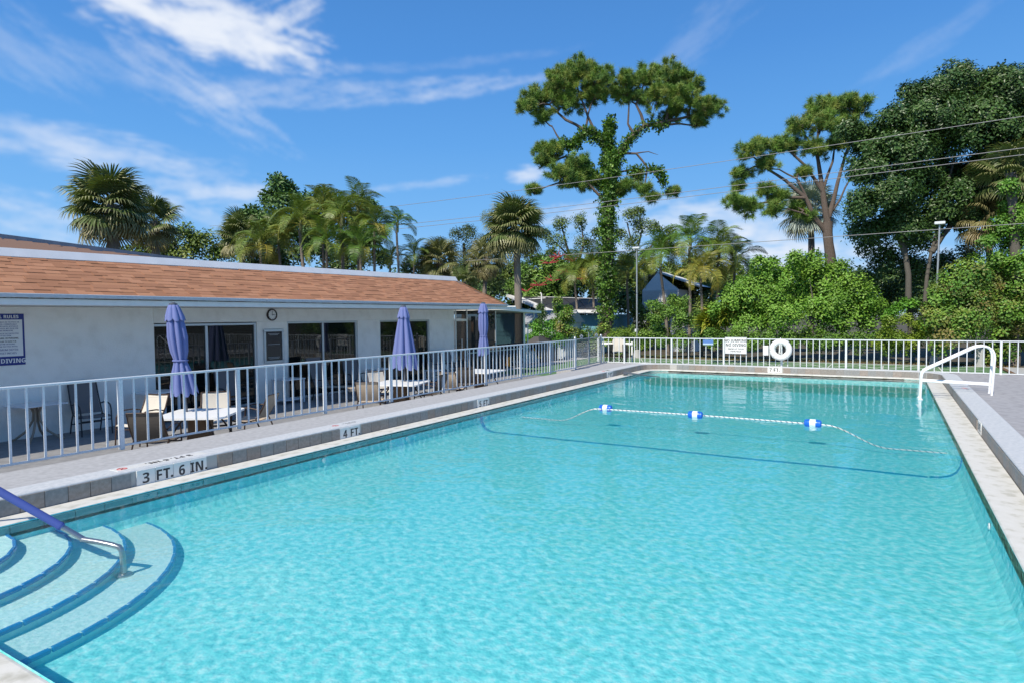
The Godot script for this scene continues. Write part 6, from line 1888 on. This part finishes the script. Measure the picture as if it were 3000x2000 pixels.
	leafy("round umbrella tree with red flower spikes behind the blue house roof", "tree", "", "umbrella", 7.0, .46, [Vector4(-24.7, 5.2, -42.6, 0.88), Vector4(-23.3, 5.9, -43.6, 0.95), Vector4(-21.9, 5.2, -43.8, 0.88), Vector4(-23.6, 4.6, -43.4, 1.09), Vector4(-25.3, 4.3, -42.3, 0.82), Vector4(-22.0, 4.0, -44.6, 0.95), Vector4(-23.9, 3.7, -42.5, 0.82), Vector4(-22.7, 3.4, -43.7, 0.82), Vector4(-22.8, 4.9, -43.7, 0.88)], [[[Vector3(-23.35, 1.48, -43.17), Vector3(-23.37, 3.18, -43.23), Vector3(-23.25, 4.88, -43.38)], 0.08, 0.03]])
	flower_spikes([Vector3(-21.12, 6.26, -41.69), Vector3(-20.24, 6.00, -42.45), Vector3(-20.64, 5.12, -41.93), Vector3(-19.89, 4.64, -42.60), Vector3(-21.31, 4.51, -41.26), Vector3(-22.29, 4.17, -40.77), Vector3(-23.10, 3.77, -40.38), Vector3(-21.69, 5.84, -41.32)])
	leafy("far wood behind everything, seen through the gaps", "trees", "", "shade", 2.2, 1.0, [Vector4(-73.9, 4.8, -25.1, 2.00), Vector4(-71.7, 5.3, -27.6, 2.00), Vector4(-67.8, 5.6, -29.4, 2.00), Vector4(-64.8, 5.0, -31.7, 2.00), Vector4(-60.1, 5.3, -33.1, 2.00), Vector4(-58.2, 4.7, -35.9, 2.00), Vector4(-54.7, 5.1, -38.0, 2.00), Vector4(-51.0, 5.4, -39.9, 2.00), Vector4(-46.9, 4.7, -41.3, 2.00), Vector4(-43.6, 5.1, -43.4, 2.00), Vector4(-40.5, 4.4, -45.7, 2.00), Vector4(-36.7, 4.8, -47.1, 2.00), Vector4(-34.3, 5.2, -50.6, 2.00), Vector4(-30.3, 4.5, -51.7, 2.00), Vector4(-27.4, 4.9, -54.7, 2.00), Vector4(-23.4, 4.2, -55.4, 2.00), Vector4(-20.3, 4.6, -58.3, 2.00), Vector4(-17.0, 5.0, -60.7, 2.00), Vector4(-13.5, 4.3, -62.4, 2.00), Vector4(-10.1, 4.7, -64.0, 2.00), Vector4(-6.6, 4.0, -65.2, 2.00), Vector4(-3.3, 4.4, -68.1, 2.00), Vector4(0.1, 4.8, -70.1, 2.00), Vector4(3.5, 4.2, -73.4, 2.00), Vector4(6.9, 4.5, -75.6, 2.00), Vector4(10.4, 3.9, -77.6, 2.00), Vector4(13.8, 4.2, -79.7, 2.00), Vector4(16.8, 4.6, -79.7, 2.00)], [])
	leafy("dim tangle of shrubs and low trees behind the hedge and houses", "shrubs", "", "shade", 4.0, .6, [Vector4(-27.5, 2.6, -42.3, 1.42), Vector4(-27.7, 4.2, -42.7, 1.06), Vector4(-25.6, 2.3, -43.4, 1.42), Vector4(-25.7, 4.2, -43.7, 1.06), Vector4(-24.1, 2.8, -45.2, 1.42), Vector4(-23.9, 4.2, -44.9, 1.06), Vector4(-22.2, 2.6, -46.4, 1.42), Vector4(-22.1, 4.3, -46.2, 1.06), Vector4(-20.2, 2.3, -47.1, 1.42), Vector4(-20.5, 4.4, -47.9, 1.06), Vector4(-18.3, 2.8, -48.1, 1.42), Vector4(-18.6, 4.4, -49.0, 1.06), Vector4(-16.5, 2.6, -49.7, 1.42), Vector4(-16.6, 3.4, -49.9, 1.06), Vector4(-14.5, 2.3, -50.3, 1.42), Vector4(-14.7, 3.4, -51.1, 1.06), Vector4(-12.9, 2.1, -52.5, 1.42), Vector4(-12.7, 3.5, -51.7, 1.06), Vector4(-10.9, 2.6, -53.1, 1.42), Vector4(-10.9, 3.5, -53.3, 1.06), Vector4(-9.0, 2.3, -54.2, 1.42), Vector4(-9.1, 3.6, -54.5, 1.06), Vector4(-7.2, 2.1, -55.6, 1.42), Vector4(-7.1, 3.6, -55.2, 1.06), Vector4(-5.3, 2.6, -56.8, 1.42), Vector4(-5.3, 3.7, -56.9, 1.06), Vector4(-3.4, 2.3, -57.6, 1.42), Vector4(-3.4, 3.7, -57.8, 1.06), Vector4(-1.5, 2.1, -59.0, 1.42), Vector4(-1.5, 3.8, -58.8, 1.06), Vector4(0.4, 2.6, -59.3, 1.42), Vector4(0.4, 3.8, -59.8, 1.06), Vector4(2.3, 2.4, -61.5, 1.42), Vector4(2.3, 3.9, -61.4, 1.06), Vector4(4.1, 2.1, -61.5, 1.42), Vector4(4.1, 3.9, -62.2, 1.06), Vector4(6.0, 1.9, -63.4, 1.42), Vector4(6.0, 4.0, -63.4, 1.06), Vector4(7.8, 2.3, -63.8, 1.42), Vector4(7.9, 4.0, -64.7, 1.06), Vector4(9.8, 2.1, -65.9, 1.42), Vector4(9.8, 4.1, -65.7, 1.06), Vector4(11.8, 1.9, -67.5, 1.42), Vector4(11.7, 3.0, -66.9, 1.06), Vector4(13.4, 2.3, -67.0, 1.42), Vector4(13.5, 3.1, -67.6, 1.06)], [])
	leafy("dense green bushes hiding the foot of the white house", "shrub", "", "olive", 6.0, .45, [Vector4(-15.0, 1.6, -42.0, 1.03), Vector4(-13.5, 1.9, -42.2, 1.03), Vector4(-12.5, 1.6, -43.9, 1.03), Vector4(-11.4, 2.0, -44.2, 1.03), Vector4(-14.5, 0.5, -42.4, 1.03), Vector4(-12.7, 0.5, -42.7, 1.03), Vector4(-11.4, 0.7, -43.3, 1.03), Vector4(-15.4, 2.7, -41.9, 0.54), Vector4(-12.6, 2.6, -43.3, 0.48)], [])
	leafy("mixed green tree mass between the cabbage palm and the vine clad pine", "tree", "", "olive", 4.5, .55, [Vector4(-27.9, 5.2, -45.1, 1.32), Vector4(-26.7, 5.1, -46.0, 1.32), Vector4(-25.7, 5.2, -47.1, 1.32), Vector4(-24.1, 5.1, -47.3, 1.32), Vector4(-23.1, 5.1, -48.7, 1.32), Vector4(-21.5, 5.0, -48.5, 1.32), Vector4(-20.7, 5.1, -50.5, 1.32), Vector4(-19.3, 5.1, -50.8, 1.32), Vector4(-27.3, 5.9, -45.5, 0.88), Vector4(-25.8, 6.6, -46.6, 0.88), Vector4(-24.4, 6.2, -47.9, 0.88), Vector4(-22.6, 5.8, -48.3, 0.88), Vector4(-21.1, 6.6, -49.7, 0.88), Vector4(-19.6, 6.2, -50.8, 0.88)], [])
	leafy("mixed green tree mass between the vine clad pine and the open pine", "tree", "", "olive", 4.5, .55, [Vector4(-19.7, 4.7, -49.9, 1.30), Vector4(-18.0, 4.6, -49.6, 1.30), Vector4(-17.1, 4.6, -51.1, 1.30), Vector4(-15.8, 4.6, -51.6, 1.30), Vector4(-14.6, 4.6, -52.7, 1.30), Vector4(-13.1, 4.5, -52.3, 1.30), Vector4(-12.0, 4.5, -53.5, 1.30), Vector4(-10.7, 4.5, -54.4, 1.30), Vector4(-9.6, 4.5, -55.7, 1.30), Vector4(-18.8, 6.2, -49.6, 0.87), Vector4(-17.1, 5.8, -50.1, 0.87), Vector4(-15.6, 5.5, -51.2, 0.87), Vector4(-14.3, 6.2, -52.8, 0.87), Vector4(-12.7, 5.8, -53.8, 0.87), Vector4(-11.1, 5.4, -54.4, 0.87)], [])


func shrubs() -> void:
	leafy("bright green clipped bush beside the screened porch post", "shrub", "", "bright", 13.0, .26, [Vector4(-15.5, 0.9, -28.7, 0.60), Vector4(-16.2, 1.3, -29.1, 0.41), Vector4(-15.6, 1.3, -29.6, 0.41), Vector4(-16.2, 0.7, -28.5, 0.41), Vector4(-15.1, 0.6, -29.4, 0.50)], [])
	leafy("tall irregular shrub in front of the shed, taller of two", "shrub", "", "vine", 13.0, .27, [Vector4(-15.6, 1.1, -31.2, 0.63), Vector4(-15.3, 1.7, -31.1, 0.58), Vector4(-16.0, 2.2, -31.6, 0.39), Vector4(-15.8, 2.7, -31.1, 0.22), Vector4(-15.1, 0.9, -31.3, 0.53), Vector4(-16.2, 1.5, -31.6, 0.34), Vector4(-15.3, 2.2, -31.3, 0.29)], [[[Vector3(-15.62, 0.13, -31.40), Vector3(-15.70, 1.59, -31.42), Vector3(-15.88, 2.80, -31.37)], 0.04, 0.01]])
	leafy("slim dark young shrub in front of the shed", "shrub", "", "dark", 16.0, .24, [Vector4(-16.5, 1.6, -30.2, 0.26), Vector4(-16.3, 2.0, -30.2, 0.22), Vector4(-16.7, 1.2, -30.4, 0.26), Vector4(-16.7, 2.4, -30.7, 0.14)], [[[Vector3(-16.47, 0.41, -30.32), Vector3(-16.51, 1.84, -30.36), Vector3(-16.45, 2.44, -30.42)], 0.03, 0.01]])
	leafy("leafy shrub with a single red bloom left of the pine trunk", "shrub", "", "vine", 12.0, .27, [Vector4(-15.1, 0.8, -33.1, 0.60), Vector4(-14.5, 0.7, -33.7, 0.50), Vector4(-15.3, 0.3, -32.7, 0.50), Vector4(-14.1, 1.2, -33.5, 0.35), Vector4(-14.7, 0.2, -33.6, 0.60)], [])
	leafy("low lime green hedge at the foot of the pine", "hedge", "hedge along the back of the court", "limehedge", 13.0, .25, [Vector4(-13.1, 0.8, -33.3, 0.54), Vector4(-12.7, 0.8, -34.2, 0.54), Vector4(-13.7, 0.4, -33.4, 0.49), Vector4(-12.1, 0.7, -33.9, 0.49), Vector4(-12.8, 0.2, -33.3, 0.59), Vector4(-12.2, 0.1, -34.2, 0.59)], [])
	leafy("tall dense green hedge between the pine and the lime shrub", "hedge", "hedge along the back of the court", "hedge", 12.0, .27, [Vector4(-11.0, 1.5, -33.0, 0.62), Vector4(-10.5, 2.1, -33.7, 0.62), Vector4(-9.8, 1.5, -34.1, 0.67), Vector4(-9.1, 1.6, -34.7, 0.67), Vector4(-10.7, 0.7, -33.4, 0.67), Vector4(-9.9, 0.6, -34.0, 0.67), Vector4(-8.9, 0.7, -34.8, 0.67), Vector4(-8.2, 0.9, -34.7, 0.57), Vector4(-11.3, 0.7, -33.0, 0.52), Vector4(-10.3, 2.7, -34.1, 0.43), Vector4(-9.6, 2.5, -34.1, 0.43), Vector4(-8.7, 1.4, -35.1, 0.47), Vector4(-7.9, 0.6, -34.8, 0.57), Vector4(-11.0, 2.4, -33.0, 0.33)], [])
	leafy("low dark hedge under the lime shrub", "hedge", "hedge along the back of the court", "hedge", 11.0, .27, [Vector4(-7.4, 0.6, -31.2, 0.64), Vector4(-6.6, 0.6, -31.7, 0.64), Vector4(-5.8, 0.6, -32.1, 0.64), Vector4(-5.1, 0.6, -32.4, 0.64), Vector4(-4.3, 0.6, -33.1, 0.64), Vector4(-3.6, 0.5, -33.9, 0.64), Vector4(-2.8, 0.5, -34.4, 0.64), Vector4(-2.1, 0.5, -34.6, 0.64), Vector4(-1.3, 0.5, -34.7, 0.64), Vector4(-0.5, 0.5, -35.5, 0.64), Vector4(0.2, 0.5, -35.6, 0.64), Vector4(1.0, 0.5, -35.9, 0.64), Vector4(1.8, 0.5, -37.1, 0.64)], [])
	leafy("yellow green creeper hedge between the lime shrub and the lamp pole", "hedge", "hedge along the back of the court", "yellow", 12.0, .26, [Vector4(-0.1, 1.3, -33.1, 0.44), Vector4(0.6, 1.4, -33.5, 0.44), Vector4(1.1, 1.2, -34.4, 0.48), Vector4(0.2, 0.8, -33.2, 0.52), Vector4(0.9, 0.6, -33.7, 0.52), Vector4(1.4, 0.9, -33.9, 0.40), Vector4(-0.3, 0.7, -33.6, 0.48)], [])
	leafy("small bright green bush at the foot of the dark tree", "shrub", "", "bright", 12.0, .26, [Vector4(0.2, 2.0, -34.7, 0.37), Vector4(0.7, 2.2, -34.5, 0.37), Vector4(-0.0, 1.8, -34.0, 0.29)], [])
	leafy("yellow croton bush with upright leaves beside the lime shrub", "shrub", "yellow crotons", "croton", 15.0, .36, [Vector4(-7.0, 2.1, -33.7, 0.27), Vector4(-6.6, 2.2, -33.4, 0.25), Vector4(-7.2, 1.9, -33.4, 0.22), Vector4(-6.5, 1.9, -33.9, 0.20)], [])
	leafy("yellow croton bush with upright leaves left of the lime shrub", "shrub", "yellow crotons", "croton", 15.0, .36, [Vector4(-8.0, 1.9, -34.0, 0.28), Vector4(-8.3, 1.6, -33.8, 0.25), Vector4(-7.8, 1.6, -34.0, 0.23)], [])


func palms() -> void:
	fan_palm("full crowned cabbage palm behind the clubhouse roof, leftmost tree in view", Vector3(-29.79, 3.80, -14.81), Vector3(-29.93, 7.10, -14.88), 1.55, 64, 0.00, 0.50, 0.26)
	fan_palm("smaller cabbage palm half hidden behind the leftmost palm", Vector3(-32.26, 4.05, -18.01), Vector3(-32.29, 6.98, -18.12), 1.25, 34, 0.10, 0.35, 0.20)
	fan_palm("tall cabbage palm with yellow flower plumes beside the porch", Vector3(-17.64, 0.89, -29.87), Vector3(-17.90, 6.87, -29.98), 1.65, 70, 0.00, 0.35, 0.20)
	fan_palm("leaning cabbage palm with a brown skirt, left of the tall one", Vector3(-23.70, 3.04, -34.84), Vector3(-23.29, 5.95, -35.22), 1.25, 36, 0.35, 0.80, 0.15)
	fan_palm("short cabbage palm at the end of the clubhouse roof", Vector3(-23.43, 2.96, -30.32), Vector3(-23.50, 5.38, -30.38), 1.30, 40, 0.30, 0.60, 0.18)
	fan_palm("pale fan palm behind the broadleaf tree left of the arecas", Vector3(-35.56, 3.98, -25.36), Vector3(-35.60, 7.31, -25.49), 1.45, 36, 0.15, 0.30, 0.20)
	fan_palm("low fan palm under the clubhouse's hip, half in shade", Vector3(-21.08, 2.14, -29.37), Vector3(-21.10, 3.89, -29.43), 0.95, 24, 0.10, 0.30, 0.15)
	fan_palm("silvery fan palm behind the open crowned pine", Vector3(-4.42, 3.88, -44.20), Vector3(-4.48, 8.60, -44.38), 1.70, 30, 0.80, 0.30, 0.20)
	fan_palm("vine draped cabbage palm at the right edge, fronds above the creepers", Vector3(4.62, 3.34, -34.67), Vector3(4.37, 7.91, -34.73), 1.35, 30, 0.10, 0.00, 0.20)
	fan_palm("drooping brown fan palm below the vine draped palm", Vector3(4.28, 3.42, -36.11), Vector3(3.60, 6.21, -35.83), 1.15, 22, 0.70, 1.00, 0.15)
	feather_palm("areca palm with a leaning trunk, first trunk from the left in the group", Vector3(-28.59, 4.23, -24.92), Vector3(-29.09, 6.98, -24.74), 2.50, 16, 0.10, 0.10)
	feather_palm("areca palm with orange crown shaft, tallest ringed trunk in the group", Vector3(-26.92, 4.21, -25.93), Vector3(-27.04, 7.33, -25.99), 2.50, 15, 0.25, 0.10)
	feather_palm("areca palm with a short pale trunk, third from the left in the group", Vector3(-25.53, 4.19, -26.77), Vector3(-25.41, 6.94, -26.96), 2.00, 13, 0.15, 0.08)
	feather_palm("areca palm with yellowing fronds behind the first two trunks", Vector3(-29.45, 4.35, -26.74), Vector3(-29.54, 8.04, -26.85), 2.50, 15, 0.40, 0.08)
	feather_palm("areca palm with fronds reaching lowest over the roof on the left", Vector3(-30.53, 4.31, -24.92), Vector3(-30.99, 6.62, -24.74), 2.40, 14, 0.10, 0.08)
	feather_palm("areca palm in the dense middle of the group, above the third trunk", Vector3(-27.65, 4.33, -27.83), Vector3(-27.74, 8.23, -27.95), 2.50, 15, 0.20, 0.08)
	feather_palm("areca palm with low fronds at the left foot of the group", Vector3(-30.87, 4.00, -23.52), Vector3(-31.00, 5.75, -23.53), 2.60, 14, 0.15, 0.08)
	feather_palm("areca palm with bright fronds low between the first two trunks", Vector3(-26.96, 3.91, -24.72), Vector3(-26.98, 5.73, -24.79), 2.40, 14, 0.05, 0.08)
	feather_palm("areca palm with bright fronds low right of the second trunk", Vector3(-25.34, 3.89, -25.70), Vector3(-25.35, 5.47, -25.76), 2.20, 13, 0.05, 0.08)
	feather_palm("lone slender palm standing apart, right of the areca group", Vector3(-24.12, 4.05, -27.61), Vector3(-24.32, 6.92, -27.62), 1.75, 11, 0.05, 0.07)
	feather_palm("low palm fronds just right of the lone slender palm's trunk", Vector3(-24.10, 3.71, -28.78), Vector3(-24.12, 5.26, -28.84), 1.70, 11, 0.10, 0.06)
	feather_palm("low yellow green palm between the lone palm and the roof's end", Vector3(-24.00, 3.49, -30.00), Vector3(-24.02, 5.02, -30.06), 1.50, 10, 0.30, 0.06)
	feather_palm("low palm tuft at the roof's edge left of the lone palm", Vector3(-25.29, 3.73, -28.06), Vector3(-25.30, 5.12, -28.11), 1.40, 10, 0.10, 0.06)
	feather_palm("christmas palm with the tallest upright frond, middle of the cluster", Vector3(-10.08, 0.99, -36.55), Vector3(-10.05, 5.80, -36.79), 2.70, 16, 0.00, 0.09)
	feather_palm("christmas palm with a green crown shaft before the white house", Vector3(-11.40, 0.98, -36.92), Vector3(-11.83, 5.02, -36.85), 2.70, 16, 0.05, 0.09)
	feather_palm("christmas palm at the right of the cluster, above the crotons", Vector3(-8.82, 0.98, -37.31), Vector3(-8.61, 5.23, -37.63), 2.60, 16, 0.10, 0.09)
	feather_palm("christmas palm with drooping pale fronds, far right of the cluster", Vector3(-7.95, 0.94, -39.01), Vector3(-8.04, 4.79, -39.13), 2.40, 15, 0.20, 0.08)
	feather_palm("christmas palm with grey hanging fronds low in the cluster", Vector3(-9.17, 1.01, -35.93), Vector3(-9.20, 3.97, -36.05), 2.30, 15, 0.50, 0.08)
	feather_palm("arching palm left of the vine clad pine, over the solar panels", Vector3(-17.90, 1.52, -38.28), Vector3(-18.12, 4.14, -38.26), 2.60, 15, 0.20, 0.08)
	feather_palm("yellowish arching palm right behind the vine clad trunk", Vector3(-15.09, 0.90, -39.95), Vector3(-15.13, 4.40, -40.08), 2.80, 16, 0.45, 0.09)
	feather_palm("feather palm left of the pine trunk, behind the aerial", Vector3(-17.02, 1.50, -38.81), Vector3(-17.13, 4.86, -38.89), 2.60, 15, 0.30, 0.08)
